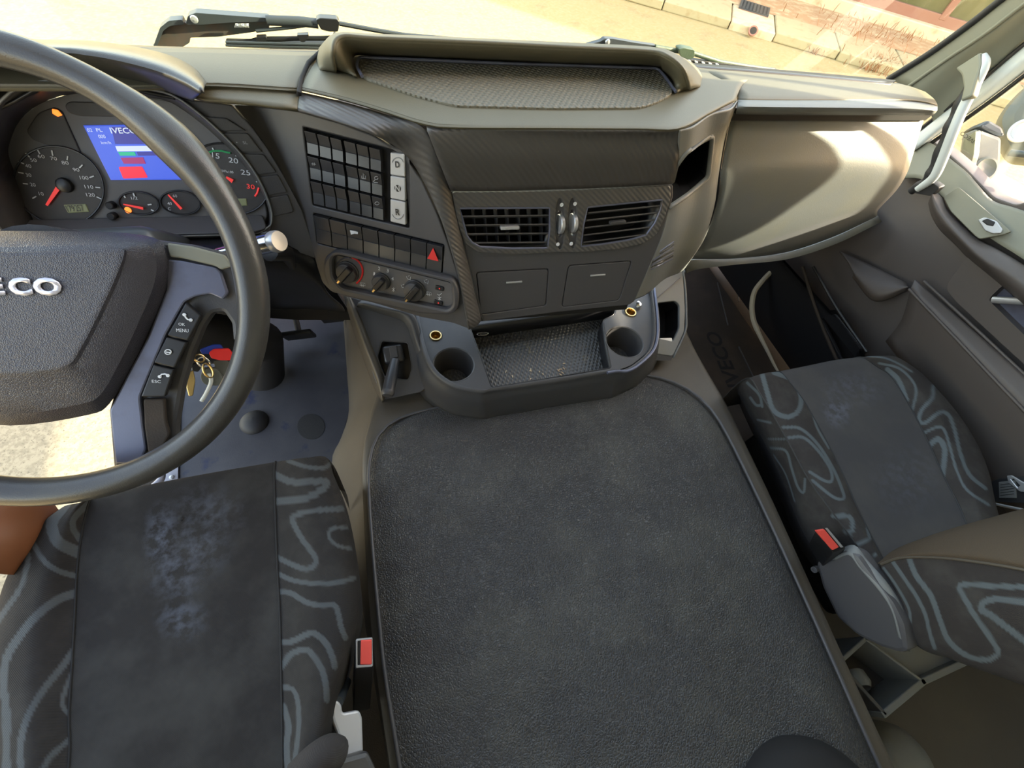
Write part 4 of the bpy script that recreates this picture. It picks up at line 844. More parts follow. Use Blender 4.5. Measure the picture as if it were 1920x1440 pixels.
# ------------------------------------------------------------------ driver footwell
FP = Pl(Z(400, 800, .010), Z(600, 800, .010), Z(500, 900, .010))
dm = thing('driver_floor_mat', 'worn blue grey rubber floor mat in front of the driver seat', 'floor mat', FP.on(480, 900))
plate('mat_sheet', FP, [(346, 560), (640, 560), (652, 690), (656, 770), (642, 820), (624, 875), (640, 960), (330, 1000), (336, 905)], M['floormat'], dm, thick=.008, bevel=.002)
MB().lathe(FP.on(477, 792), FP.n, [(.036, 0), (.036, .003), (.031, .010), (.022, .016), (.010, .019), (0, .020)], 32).build('rubber_dome', M['deep'], dm)
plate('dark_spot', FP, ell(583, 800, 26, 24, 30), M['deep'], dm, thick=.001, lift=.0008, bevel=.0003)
b = MB(); b.prism(lz([(310, 560), (343, 560), (333, 905), (333, 1000), (300, 1000)], .014), (0, 0, -.010)); sl_ = b.build('door_sill', M['sill'], smooth=False); tag(sl_, 'riveted lavender grey sill strip along the driver door side of the floor', 'sill')
b = MB()
for v in (680, 712, 895, 925): b.lathe(Z(322, v, .014), AX[2], [(.006, 0), (.005, .003), (0, .004)], 14)
rv = b.build('rivet', M['satin'], sl_); rv['kind'] = 'stuff'
colm = MB().tube([Vector((-.36, .50, .66)), Vector((-.34, .62, .45)), Z(488, 640, .16), Z(488, 700, .03)], [.05, .05, .055, .062], 24).build('column_gaiter', M['deep']); tag(colm, 'black rubber gaiter round the steering column at the floor', 'gaiter')
for u, v, lb, w_ in ((560, 628, 'left dark pedal pad in the shadow under the dash', .04), (622, 596, 'right dark pedal pad beside the tunnel wall', .03)):
    p = Z(u, v, .10); pd = thing('foot_pedal', lb, 'pedal', p); MB().box(p, (AX[0], Vector((0, .5, -.86)), Vector((0, .86, .5))), (w_, .045, .006)).build('pedal_pad', M['deep'], pd, bevel=.004)
    MB().tube([p + Vector((0, .01, -.01)), p + Vector((0, .10, .12)), p + Vector((0, .25, .30))], .008).build('pedal_arm', M['blackm'], pd)
hose = MB().tube(up(lz([(240, 945), (270, 925), (296, 905), (303, 893), (300, 870)], .05), 5), .008).build('floor_hose', M['sill']); tag(hose, 'pale lavender hose curving under the rim of the wheel by the sill', 'hose')

# ------------------------------------------------------------------ steering wheel
C0 = Vector((-.3623, .4433, .7522)); WH = Pl(C0, C0 + Vector((.998, -.062, 0)), C0 + Vector((.0436, .7032, .7097)))
sw = thing('steering_wheel', 'large black leather rimmed truck steering wheel with chrome IVECO letters', 'steering wheel', C0 - Vector((0, 0, .2)))
U, V = Vector((.9981, -.0618, 0)), Vector((.0436, .7032, .7097)); R = .225; b = MB(); n = 144; pts = []; rs = []
for i in range(n):
    t = 2 * math.pi * i / n; pts.append(C0 + (U * math.cos(t) + V * math.sin(t)) * R); d = math.degrees(t) % 360
    g = .0160
    for a0 in (38, 142): g += .0055 * math.exp(-((d - a0) / 12) ** 2)
    for a0 in (62, 118): g -= .0012 * math.exp(-((d - a0) / 10) ** 2)
    g += .0012 * math.exp(-(((d + 180) % 360 - 180) / 18) ** 2) + .0012 * math.exp(-((d - 180) / 18) ** 2)
    rs.append(g)
b.tube(pts, rs, 28, True); b.build('rim', M['wheel'], sw)
def mir(p): return [(2 * 22 - a, c + (22 - a) * -.02) for a, c in p][::-1]
o1 = [(20, 433), (150, 434), (236, 437), (298, 450), (318, 484), (312, 542), (276, 628), (240, 700), (205, 757), (165, 778), (20, 798)]
p1 = [(20, 474), (150, 470), (224, 466), (232, 478), (222, 508), (206, 545), (182, 595), (156, 645), (132, 682), (100, 694), (20, 702)]
e1 = [(20, 452), (150, 450), (244, 450), (282, 462), (294, 492), (286, 542), (252, 622), (219, 690), (188, 740), (150, 758), (20, 777)]
def full(p): return p + [(2 * 20 - a, c) for a, c in p[1:-1]][::-1]
o1, p1, e1 = full(o1), full(p1), full(e1)
def mix_(A, B, t): return [(a * (1 - t) + c * t, b_ * (1 - t) + d * t) for (a, b_), (c, d) in zip(A, B)]
L1 = [[WH.on(*p, -.052) for p in o1], [WH.on(*p, -.034) for p in o1], [WH.on(*p, -.014) for p in e1], [WH.on(*p, -.005) for p in mix_(e1, p1, .5)], [WH.on(*p, -.001) for p in mix_(e1, p1, .9)], [WH.on(*p, .002) for p in p1], *[[WH.on(20 + (a - 20) * k, 590 + (c - 590) * k, .0025) for a, c in p1] for k in (.97, .93)]]
loopskin('airbag_cover', L1, M['hub'], sw, 4, .003, 28, cap=True)
HL = WH.lifted(.003)
b = MB()
for ch, u0, u1 in (('I', -92, -82), ('V', -76, -40), ('E', -30, 10), ('C', 20, 62), ('O', 66, 118)): txt(b, HL, ch, u0, 552, u1, 551.5, 31, .001, bold=.05)
me_l = b.build('chrome_lettering', M['letter'], sw, fix=False, solid=0); s_ = me_l.modifiers.new('t', 'SOLIDIFY'); s_.thickness = .0015; s_.offset = -1
for sgn in (1, -1):
    def S_(p): return [(a if sgn == 1 else 40 - a, c) for a, c in p]
    def pll(name, o_, m_, lift, par=sw, thick=.006, bevel=.002, r=5):
        q = rnd(S_(o_), r, 4); return plate(name, WH, q if sgn == 1 else q[::-1], M[m_], par, thick=thick, lift=lift, bevel=bevel)
    body = [(285, 448), (360, 458), (425, 474), (448, 505), (456, 560), (452, 640), (436, 640), (433, 606), (418, 584), (398, 588), (382, 612), (362, 660), (344, 720), (332, 790), (330, 835), (300, 880), (212, 890), (202, 770), (240, 640), (300, 500)]
    pll('spoke', body, 'plastic', -.040, thick=.016, bevel=.005)
    sk = pll('spoke_cover', [(312, 486), (340, 488), (404, 501), (414, 509), (427, 549), (418, 562), (394, 551), (366, 556), (346, 566), (311, 627), (262, 745), (268, 800), (274, 842), (262, 868), (216, 870), (205, 770), (240, 700), (278, 630), (312, 542)], 'spoke', -.032)
    pll('spoke_top_pad', [(312, 455), (360, 462), (420, 478), (436, 500), (414, 506), (404, 499), (340, 484), (318, 482)], 'pillar' if sgn == 1 else 'plastic', -.030)
    for q, lb in (([(348, 567), (377, 592), (352, 639), (313, 629)], 'OK'), ([(312, 632), (350, 642), (327, 690), (288, 680)], '='), ([(287, 684), (326, 693), (309, 744), (264, 744)], 'ESC')):
        kb = pll('spoke_button', q, 'black', -.026, sw, .008, .0015, 3)
        if sgn == 1:
            b = MB(); BP = WH.lifted(-.0255)
            if lb == 'OK': txt(b, BP, 'OK', 335, 610, 347, 611, 5); txt(b, BP, 'MENU', 331, 622, 354, 623, 6); b.tube([BP.on(*p, .001) for p in [(346, 590), (348, 595), (352, 599), (358, 600)]], .0009, 6).lathe(BP.on(346, 590), BP.n, [(.002, 0), (.002, .001)], 8).lathe(BP.on(358, 600), BP.n, [(.002, 0), (.002, .001)], 8)
            elif lb == '=': b.tube([BP.on(*p, .001) for p in ell(315, 660, 6, 4.5, 12)], .0006, 6, True).tube([BP.on(*p, .001) for p in [(311, 660), (319, 661)]], .0006, 6)
            else: txt(b, BP, 'ESC', 285, 717, 302, 718, 5); b.tube([BP.on(*p, .001) for p in [(300, 706), (303, 702), (309, 701), (315, 703)]], .0009, 6).lathe(BP.on(300, 706), BP.n, [(.002, 0), (.002, .001)], 8).lathe(BP.on(315, 704), BP.n, [(.002, 0), (.002, .001)], 8)
            b.build('button_print', M['white'], kb, fix=False)
    pll('spoke_inlay', [(268, 748), (308, 748), (311, 790), (318, 815), (300, 845), (278, 855), (270, 800)], 'brown', -.031)
MB().tube([C0 - WH.n * .05, C0 - WH.n * .10], .07, 28).build('wheel_boss', M['deep'], sw)
# column shroud and stalks
csh = thing('column_shroud', 'grey plastic steering column shroud between the wheel and the instruments', 'column cover', (-.34, .56, .55))
MB().box((-.345, .585, .655), (AX[0], Vector((0, .7, -.7)), Vector((0, .7, .7))), (.085, .075, .04)).build('shroud_body', M['steel'], csh, bevel=.018)
st = thing('column_stalk', 'chrome tipped multifunction stalk sticking out behind the right of the wheel rim', 'stalk', Yp(500, 480, .60))
a, c = Yp(400, 480, .585), Yp(512, 454, .570); d_ = (c - a).normalized()
MB().tube([a, a.lerp(c, .4), a.lerp(c, .75), c], [.009, .011, .0130, .0138], 24).build('stalk_barrel', M['chrome'], st)
MB().lathe(c, (d_ + Vector((0, -.35, .22))).normalized(), [(.0135, -.002), (.0150, .003), (.0150, .010), (.0135, .013), (0, .0135)], 30).build('stalk_cap', M['satin'], st)
b = MB(); SX = Pl(Yp(490, 470, .562), Yp(520, 462, .562), Yp(500, 480, .560)); txt(b, SX, 'DOWN', 496, 468, 514, 463, 5, .001); b.build('stalk_print', M['white'], st, fix=False)
MB().lathe(Yp(488, 456, .570), Vector((-.1, -.8, .5)), [(.009, 0), (.008, .003), (0, .004)], 20).build('stalk_button', M['spoke'], st)
MB().tube([Yp(505, 470, .60), Yp(538, 476, .62), Yp(548, 500, .63)], [.016, .012, .006], 12).build('stalk_arm', M['black'], st)

# ------------------------------------------------------------------ keys hanging by the column
def kt(name, pl, o_, m_, lab, cat, th=.004, r=3, **k):
    q = plate(name, pl, rnd(o_, r, 4), M[m_], thick=th, bevel=.001, **k); return tag(q, lab, cat)
KK = Pl(Yp(380, 680, .50), Yp(420, 680, .50), Yp(400, 700, .49))
ks = thing('key_ring', 'tangled bright wire key rings hanging behind the wheel rim', 'key ring', KK.on(385, 700))
MB().tube([KK.on(*p, .004) for p in ell(382, 680, 13, 9, 20, rot=.6)], .0016, 8, True).build('wire_ring', M['chrome'], ks)
MB().tube([KK.on(*p, .008) for p in ell(390, 695, 8, 14, 20, rot=-.5)], .0016, 8, True).build('wire_ring', M['gold'], ks)
MB().tube([KK.on(*p, .009) for p in ell(374, 672, 10, 7, 20, rot=.2)], .0013, 8, True).build('wire_ring', M['gold'], ks)
MB().tube(up([KK.on(*p, .006) for p in [(392, 700), (396, 715), (388, 735), (378, 752)]], 4), .003).build('steel_cable', M['sash'], ks)
kt('key_tag', KK.lifted(.004), [(374, 656), (398, 647), (414, 647), (420, 656), (396, 664), (378, 664)], 'blue', 'dark blue plastic key tag behind the red one', 'key tag')
kt('key_tag', KK.lifted(.008), [(391, 662), (400, 655), (429, 654), (436, 662), (434, 676), (412, 676), (396, 672)], 'red', 'bright red plastic key tag beside the wheel rim', 'key tag')
kt('car_key', KK.lifted(.002), [(376, 700), (388, 690), (408, 692), (420, 712), (410, 724), (384, 722), (376, 712)], 'mirror', 'grey round headed key fob in the key bunch', 'key', .008, 6)
kt('car_key', KK.lifted(.001), [(352, 700), (362, 694), (366, 715), (362, 742), (354, 744), (349, 725)], 'gold', 'golden key hanging lowest at the left of the key bunch', 'key', .004, 3)
kt('key_fob', KK.lifted(.005), [(358, 684), (372, 680), (378, 688), (372, 698), (360, 696)], 'black', 'small black key fob between the wire rings', 'key fob', .008, 4)
kt('key_plate', KK.lifted(-.002), [(400, 676), (424, 674), (440, 690), (424, 708), (404, 696)], 'mirror', 'grey green key plate below the red tag', 'key plate', .006, 4)

# ------------------------------------------------------------------ seats
def seat_part(name, cols_, m_, parent, mm=10, nn=14, z0=.16, front=True, extra_l=None, extra_r=None, solid=0):
    """columns (left to right) of stations (front to rear)"""
    net = []
    C_ = [list(c) for c in cols_]
    if extra_l: C_.insert(0, [p + Vector(extra_l) for p in C_[0]])
    if extra_r: C_.append([p + Vector(extra_r) for p in C_[-1]])
    for c in C_:
        f_ = c[0]; net.append(([f_ + Vector((0, .006, -.16)), f_ + Vector((0, .016, -.07)), f_ + Vector((0, .013, -.022))] if front else []) + c)
    return loft(name, net, m_, parent, m=mm, n=nn, solid=solid, autos=80)
ds = thing('driver_seat', 'charcoal cloth driver seat cushion with wavy blue grey patterned sides at the lower left', 'seat', (-.36, .1, 0))
Zs = lambda L, z: [Z(a, c, z if not isinstance(z, (list, tuple)) else z[i]) for i, (a, c) in enumerate(L)]
dl = Zs([(108, 962), (50, 1010), (12, 1085), (-8, 1150), (-25, 1240), (-30, 1340), (-30, 1450)], .415)
dlm = Zs([(140, 950), (100, 1010), (72, 1085), (55, 1150), (45, 1240), (40, 1340), (38, 1450)], .447)
dls = Zs([(168, 940), (152, 1010), (144, 1085), (141, 1150), (136, 1240), (130, 1340), (128, 1450)], .430)
dc1 = Zs([(280, 916), (275, 1000), (272, 1085), (270, 1150), (268, 1240), (265, 1340), (263, 1450)], .434)
dc2 = Zs([(400, 894), (400, 985), (402, 1085), (402, 1150), (402, 1240), (402, 1340), (402, 1450)], .434)
drs = Zs([(515, 875), (517, 975), (521, 1075), (525, 1150), (527, 1240), (529, 1340), (530, 1450)], .430)
drm = Zs([(575, 867), (590, 968), (600, 1070), (600, 1150), (594, 1240), (582, 1340), (574, 1450)], .447)
dre = Zs([(615, 868), (645, 950), (665, 1060), (670, 1150), (650, 1232), (622, 1330), (612, 1450)], .425)
for c in (dl, dlm, dls, dc1, dc2, drs, drm, dre): c.append(c[-1] + Vector((0, -.13, -.006)))
FB = seat_part('left_bolster', [dl, dlm, dls], M['fabric'], ds, 22, 26, extra_l=(-.012, 0, -.10)); DL_ = FB
DC_ = seat_part('centre_panel', [dls, dc1, dc2, drs], M['fabc'], ds, 24, 16)
DR_ = seat_part('right_bolster', [drs, drm, dre], M['fabric'], ds, 24, 26, extra_r=(-.010, .0, -.12))
paint(DL_, 'weave', [([(170, 940), (141, 969), (137, 989), (148, 1010)], 11.7), ([(122, 944), (100, 973), (98, 993), (111, 1018), (147, 1036)], 22.1), ([(64, 981), (61, 1014), (82, 1051), (111, 1071), (146, 1081)], 10.4), ([(25, 1018), (49, 1034), (51, 1059), (37, 1104), (12, 1141), (-4, 1165)], 10.4),
  ([(146, 1111), (107, 1125), (66, 1157), (33, 1198), (12, 1235), (6, 1280), (12, 1342), (12, 1450)], 15.6), ([(141, 1216), (115, 1252), (82, 1293), (53, 1342), (39, 1391), (39, 1450)], 13.0), ([(139, 1255), (123, 1293), (117, 1321), (133, 1344)], 9.1), ([(130, 1387), (94, 1420), (70, 1460)], 10.4)])
paint(DR_, 'weave', [([(516, 890), (545, 903), (582, 903), (611, 903), (606, 916), (574, 934), (545, 938), (516, 942)], 13.0), ([(641, 954), (594, 957), (557, 965), (549, 977), (566, 1010), (590, 1043), (590, 1059), (574, 1067), (549, 1059), (518, 1044)], 10.4), ([(650, 989), (623, 991), (617, 1006), (631, 1022), (658, 1029)], 6.5),
  ([(518, 1074), (549, 1088), (590, 1094), (631, 1092), (664, 1084)], 9.1), ([(522, 1110), (545, 1112), (574, 1129), (602, 1135), (627, 1135), (635, 1153), (639, 1174), (648, 1196)], 10.4), ([(526, 1205), (549, 1202), (574, 1190), (590, 1188), (611, 1206), (623, 1231), (628, 1250)], 11.7),
  ([(528, 1250), (545, 1227), (566, 1219), (582, 1223), (602, 1252), (611, 1284), (613, 1312)], 11.7), ([(528, 1288), (549, 1293), (559, 1321), (559, 1375), (549, 1450)], 9.1), ([(532, 1325), (541, 1362), (537, 1399), (541, 1450)], 11.7), ([(540, 864), (574, 875), (606, 877), (622, 868)], 7.8)])
paint(DC_, 'wear', [((305, 1010), (32, 60, .45)), ((330, 1070), (50, 60, .3)), ((390, 960), (70, 50, .2)), ((340, 1160), (45, 40, .3)), ((370, 1020), (60, 60, .25))], blob=True)
for nm, c in (('seat_seam', dls), ('seat_seam', drs)):
    f_ = c[0]; MB().tube(up([f_ + Vector((0, .017, -.07)), f_ + Vector((0, .013, -.020))] + [p + Vector((0, 0, .0006)) for p in c], 8), .0013, 6).build(nm, M['blackm'], ds)
hl = MB().lathe(Z(339, 972, .4355), AX[2], [(.004, 0), (.003, .0006), (0, .0007)], 8).build('worn_hole', M['blackm'], ds)
b = MB(); b.box((-.40, .04, .20), AX, (.18, .24, .10)); b.build('seat_base', M['blackm'], ds, bevel=.02)

ps = thing('passenger_seat', 'grey cloth passenger seat with light blue wavy side panels at the right', 'seat', (1.02, .1, 0))
k_sb = [(1386, 742), (1404, 775), (1422, 808), (1451, 866), (1475, 920), (1492, 968), (1523, 1025), (1600, 1110)]
k_pi = [(1408, 712), (1426, 740), (1446, 773), (1478, 830), (1507, 884), (1530, 920), (1556, 955), (1640, 1070)]
k_se = [(1465, 699), (1485, 722), (1507, 751), (1535, 800), (1562, 851), (1585, 900), (1607, 951), (1654, 1045)]
k_c1 = [(1520, 688), (1543, 712), (1568, 743), (1602, 795), (1635, 848), (1660, 900), (1682, 950), (1722, 1045)]
k_c2 = [(1572, 677), (1596, 698), (1622, 728), (1660, 785), (1692, 840), (1720, 898), (1745, 950), (1782, 1045)]
k_rs = [(1618, 671), (1645, 688), (1672, 708), (1709, 768), (1740, 829), (1770, 895), (1799, 951), (1838, 1045)]
k_rm = [(1652, 669), (1684, 686), (1712, 709), (1755, 768), (1790, 827), (1818, 890), (1838, 950), (1868, 1045)]
k_re = [(1682, 674), (1716, 695), (1745, 721), (1795, 778), (1832, 836), (1853, 890), (1866, 955), (1893, 1045)]
S0 = Zs(k_sb, .268); S1 = Zs(k_pi, .372); S2_ = Zs(k_se, .362); S3 = Zs(k_c1, .354); S4 = Zs(k_c2, .354); S5 = Zs(k_rs, .358); S6 = Zs(k_rm, .376); S7 = Zs(k_re, .352)
for c in (S0, S1, S2_, S3, S4, S5, S6, S7): c.append(c[-1] + Vector((0, -.05, -.004)))
sm = [a.lerp(c, .5) + Vector((-.008, 0, .004)) for a, c in zip(S0, S1)]
s12 = [a.lerp(c, .5) + Vector((0, 0, .008)) for a, c in zip(S1, S2_)]
PLs = seat_part('side_bolster', [S0, sm, S1], M['fabq'], ps, 22, 18)
PL_ = seat_part('left_bolster', [S1, s12, S2_], M['fabq'], ps, 20, 22)
PC_ = seat_part('centre_panel', [S2_, S3, S4, S5], M['fabp'], ps, 12, 16)
PR_ = seat_part('right_bolster', [S5, S6, S7], M['fabq'], ps, 22, 22, extra_r=(.012, 0, -.12))
def T(L, w_): return ([(1340 + a * .5556, 640 + c * .5556) for a, c in L], w_)
W1 = [T([(200, 105), (260, 130), (290, 180), (285, 230), (250, 255), (200, 235), (180, 180), (160, 110)], 9), T([(110, 140), (150, 180), (160, 220)], 5), T([(230, 290), (290, 295), (350, 350), (400, 430), (430, 500), (435, 530), (400, 525), (330, 470)], 5.5), T([(250, 325), (300, 325), (350, 370), (390, 430), (395, 470), (370, 470), (320, 440)], 5.5), T([(330, 235), (345, 290), (385, 360)], 4),
  T([(190, 360), (240, 370), (260, 430), (280, 490), (300, 510), (305, 465)], 4.5), T([(400, 590), (450, 590), (465, 610), (460, 645), (435, 640)], 8), T([(515, 630), (520, 670), (475, 685)], 6), T([(545, 720), (530, 745), (545, 775)], 5), T([(145, 265), (190, 275)], 4), T([(200, 385), (240, 450), (270, 540)], 2.5), T([(180, 330), (240, 330)], 3), T([(120, 190), (140, 215), (160, 215)], 5)]
paint(PL_, 'weave', W1); paint(PLs, 'weave', W1)
paint(PR_, 'weave', [T([(583, 95), (620, 130), (647, 195)], 9), T([(555, 74), (620, 90), (665, 130), (680, 170), (668, 228)], 4.5), T([(738, 152), (735, 190), (700, 230), (690, 265), (710, 275), (760, 240), (790, 250), (810, 300), (830, 380), (860, 450), (915, 497)], 7), T([(700, 312), (750, 290), (775, 300), (795, 360), (815, 430), (850, 500), (925, 552)], 5), T([(722, 352), (755, 330), (775, 360), (775, 400), (768, 455)], 10), T([(515, 50), (570, 55), (620, 75), (665, 102)], 3.5), T([(870, 637), (910, 630), (942, 600)], 6), T([(890, 668), (930, 660), (960, 640)], 5)])
paint(PC_, 'wear', [((1570, 770), (25, 30, .5)), ((1600, 730), (60, 30, .2)), ((1700, 900), (60, 60, .15))], blob=True)
for c in (S1, S2_, S5, S7):
    f_ = c[0]; MB().tube(up([f_ + Vector((0, .016, -.07)), f_ + Vector((0, .013, -.020))] + [p + Vector((0, 0, .0006)) for p in c], 8), .0014, 6).build('seat_seam', M['deep'], ps)
# backrest: its near side faces the tunnel
BX = .80
bt = [Xp(1650, 1052, BX - .0), Xp(1700, 1036, BX), Xp(1760, 1030, BX), Xp(1840, 1034, BX), Xp(1925, 1048, BX), Xp(2040, 1075, BX)]
bs = [Xp(1652, 1058, BX - .012), Xp(1690, 1046, BX - .012), Xp(1760, 1046, BX - .012), Xp(1840, 1055, BX - .012), Xp(1925, 1070, BX - .012), Xp(2040, 1100, BX - .012)]
bb = [Xp(1654, 1085, BX - .008), Xp(1695, 1125, BX - .02), Xp(1745, 1135, BX - .025), Xp(1820, 1150, BX - .025), Xp(1920, 1165, BX - .025), Xp(2040, 1190, BX - .025)]
bz = [Xp(1662, 1110, BX + .0), Xp(1709, 1200, BX - .008), Xp(1760, 1222, BX - .01), Xp(1820, 1244, BX - .01), Xp(1920, 1278, BX - .01), Xp(2040, 1320, BX - .01)]
BS_ = loft('backrest_side', [bs, bb, bz, [p + Vector((.05, -.03, 0)) for p in bz]], M['fabq'], ps, m=26, n=24, solid=0, autos=80)
bfr = [p + Vector((.10, .012, 0)) for p in bt]; bfr2 = [p + Vector((.44, .0, 0)) for p in bt]
loft('backrest_front', [bs, bt, bfr, bfr2], M['fabt'], ps, m=8, n=8, solid=0, autos=80)
paint(BS_, 'weave', [T([(655, 730), (680, 790), (730, 860), (760, 940), (790, 1010), (850, 1060), (920, 1075), (955, 1050), (930, 1000), (880, 930), (840, 860), (825, 830), (850, 820), (920, 825), (1060, 830)], 10), T([(595, 735), (640, 800), (680, 860), (710, 920), (725, 980), (742, 1035)], 7), T([(570, 765), (610, 820), (650, 890), (660, 930), (658, 975)], 5), T([(1060, 882), (960, 870), (910, 880), (900, 905), (940, 930), (1050, 1015)], 12)])
MB().tube(up([p + Vector((-.001, 0, .001)) for p in bs], 6), .0022, 8).build('seat_seam', M['tunnel'], ps)
b = MB(); b.box((1.06, .08, .16), AX, (.17, .22, .085)); b.build('seat_base', M['blackm'], ps, bevel=.02)
Lp_ = Zs([(1378, 742), (1398, 785), (1420, 832), (1446, 890), (1468, 945), (1484, 990), (1512, 1045), (1585, 1130)], .17); Lp_.append(Lp_[-1] + Vector((0, -.05, 0)))
seat_part('side_valance', [Lp_, [a.lerp(c, .6) + Vector((-.006, 0, .01)) for a, c in zip(Lp_, S0)], S0], M['fascia'], ps, 4, 6)
# plastic hinge cover, buckle
CV = Pl(Xp(1560, 1030, .755), Xp(1690, 1100, .765), Xp(1600, 1180, .755))
hc = plate('hinge_cover', CV, rnd([(1528, 1052), (1552, 1046), (1585, 1030), (1606, 1040), (1622, 1062), (1650, 1098), (1676, 1130), (1697, 1172), (1704, 1222), (1688, 1226), (1650, 1214), (1606, 1192), (1568, 1158), (1540, 1100)], 9, 5), M['fascia'], ps, thick=.035, bevel=.008)
loft('hinge_shoulder', [[CV.on(*p, .002) for p in [(1560, 1050), (1590, 1040), (1612, 1066), (1650, 1110), (1672, 1145), (1688, 1195)]], [CV.on(*p, -.012) for p in [(1572, 1030), (1602, 1022), (1628, 1052), (1668, 1098), (1696, 1150), (1706, 1222)]]], M['light'], ps, m=3, n=5)
MB().lathe(Xp(1527, 1068, .745), Vector((-1, 0, .3)), [(.006, -.01), (.006, .002), (.0035, .002), (.0035, .001), (0, .001)], 18).build('cover_screw', M['fascia'], ps)
bk = thing('belt_buckle', 'black seat belt buckle with a pinkish red button on the passenger seat', 'seat belt buckle', Z(1545, 1050, .33))
BP2 = Pl(Z(1530, 992, .405), Z(1562, 988, .405), Z(1580, 1030, .385))
b = MB(); q = [BP2.on(*p) for p in rnd([(1529, 994), (1552, 988), (1586, 1028), (1562, 1036)], 3)]; dn = [Z(*p, .30) for p in rnd([(1516, 1020), (1540, 1010), (1572, 1052), (1540, 1066)], 3)]; n = len(q)
b.add(q + dn, [tuple(range(n)), tuple(range(n, 2 * n))[::-1]] + [(i, i + n, (i + 1) % n + n, (i + 1) % n) for i in range(n)]); b.build('buckle_body', M['black'], bk, bevel=.003)
plate('release_button', BP2, rnd([(1531, 995), (1546, 992), (1574, 1026), (1562, 1032)], 2), M['buckle'], bk, thick=.006, lift=.003)
plate('buckle_slot', BP2, rnd([(1548, 991), (1552, 990), (1582, 1026), (1577, 1027)], 1), M['satin'], bk, thick=.003, lift=.0015, bevel=.0006)
# right belt latch beyond the passenger seat
rl = thing('belt_anchor', 'pale metal seat belt tongue and label beside the passenger door', 'seat belt', Xp(1895, 930, 1.32))
LP = Pl(Xp(1860, 900, 1.33), Xp(1920, 900, 1.33), Xp(1890, 940, 1.325))
plate('belt_webbing', LP, rnd([(1852, 905), (1870, 898), (1960, 890), (1960, 945), (1870, 942), (1853, 935)], 5), M['deep'], rl, thick=.01)
plate('care_label', LP, rnd([(1872, 904), (1905, 900), (1906, 934), (1873, 934)], 1), M['light'], rl, thick=.002, lift=.002)
b = MB(); [b.tube([LP.on(1876, 909 + 5 * k, .0032), LP.on(1901, 906 + 5 * k, .0032)], .0006, 5) for k in range(5)]; b.build('label_print', M['blackm'], rl, fix=False)
plate('belt_tongue', LP, rnd([(1887, 892), (1896, 891), (1925, 908), (1960, 905), (1960, 925), (1912, 922), (1890, 905)], 2), M['satin'], rl, holes=[[(1896, 899), (1900, 898), (1912, 910), (1908, 914)]], thick=.004, lift=.006)
MB().tube(up([Xp(*p, 1.32) for p in [(1855, 942), (1880, 948), (1925, 958), (1980, 975)]], 5), .0035).build('belt_stalk', M['satin'], rl)
MB().tube(up([Xp(*p, 1.32) for p in [(1856, 962), (1890, 975), (1925, 985), (1980, 1000)]], 5), .0025).build('belt_stalk', M['plastic'], rl)
rb_ = MB().lathe(Xp(1925, 1020, 1.25), Vector((.2, .1, 1)), [(.05, -.1), (.06, -.03), (.058, .02), (.04, .045), (0, .05)], 24).build('armrest', M['fabq'], ps)

# storage frame behind the passenger seat
bx = thing('storage_box', 'open grey two compartment box under the passenger seat backrest', 'box', Z(1660, 1300, .05))
zt = .20
A_, B_, C_, D_, E_, G_ = [Z(*p, zt) for p in [(1574, 1243), (1624, 1198), (1732, 1278), (1660, 1338), (1818, 1238), (1700, 1190)]]
def wall(name, p, q, h, t, m_): d = (q - p).normalized(); s = Vector((-d.y, d.x, 0)); MB().box((p + q) / 2 - Vector((0, 0, h / 2)), (d, s, AX[2]), ((q - p).length / 2 + t, t, h / 2)).build(name, M[m_], bx, bevel=.002)
wall('box_side', A_, B_, .10, .004, 'light'); wall('box_divider', B_, C_, .10, .003, 'light'); wall('box_side', A_, D_, .10, .004, 'plastic'); wall('box_side', D_, C_, .12, .006, 'light'); wall('box_side', C_, E_, .12, .006, 'light'); wall('box_side', B_, G_, .10, .004, 'light'); wall('box_side', G_, E_, .10, .004, 'light')
for nm, q in (('box_floor', [A_, B_, C_, D_]), ('box_shelf', [B_, G_, E_, C_])): b = MB(); b.prism([p - Vector((0, 0, .085 if 'floor' in nm else .02)) for p in q], (0, 0, -.004)); b.build(nm, M['plastic'] if 'floor' in nm else M['light'], bx, smooth=False)
MB().lathe(Z(1600, 1262, .15), Vector((-.3, -.8, .4)), [(.02, 0), (.022, .02), (.016, .03), (.013, .01)], 20).build('pipe_stub', M['light'], bx)
# rear floor carpet
RP = Pl(Z(1700, 1300, .012), Z(1900, 1300, .012), Z(1800, 1400, .012))
rc = plate('floor_carpet', RP, [Vector((.72, -.08, .012)), Vector((1.38, -.08, .012)), Vector((1.38, -.95, .012)), Vector((.70, -.95, .012))], M['tunnel'], thick=.008, world=True); tag(rc, 'grey brown carpet on the floor behind the passenger seat', 'carpet')
mb_ = MB().lathe(Z(1665, 1430, .02), AX[2], [(.075, 0), (.072, .03), (.055, .055), (.03, .066), (0, .07)], 30).build('carpet_hump', M['light'], rc)
bg_ = MB(); bg_.lathe(Z(1530, 1585, .30), AX[2], [(.13, 0), (.13, .02), (.11, .045), (.06, .06), (0, .065)], 40); tag(bg_.build('dark_cushion', M['blackm']), 'edge of a dark rounded cushion at the rear end of the tunnel', 'cushion')

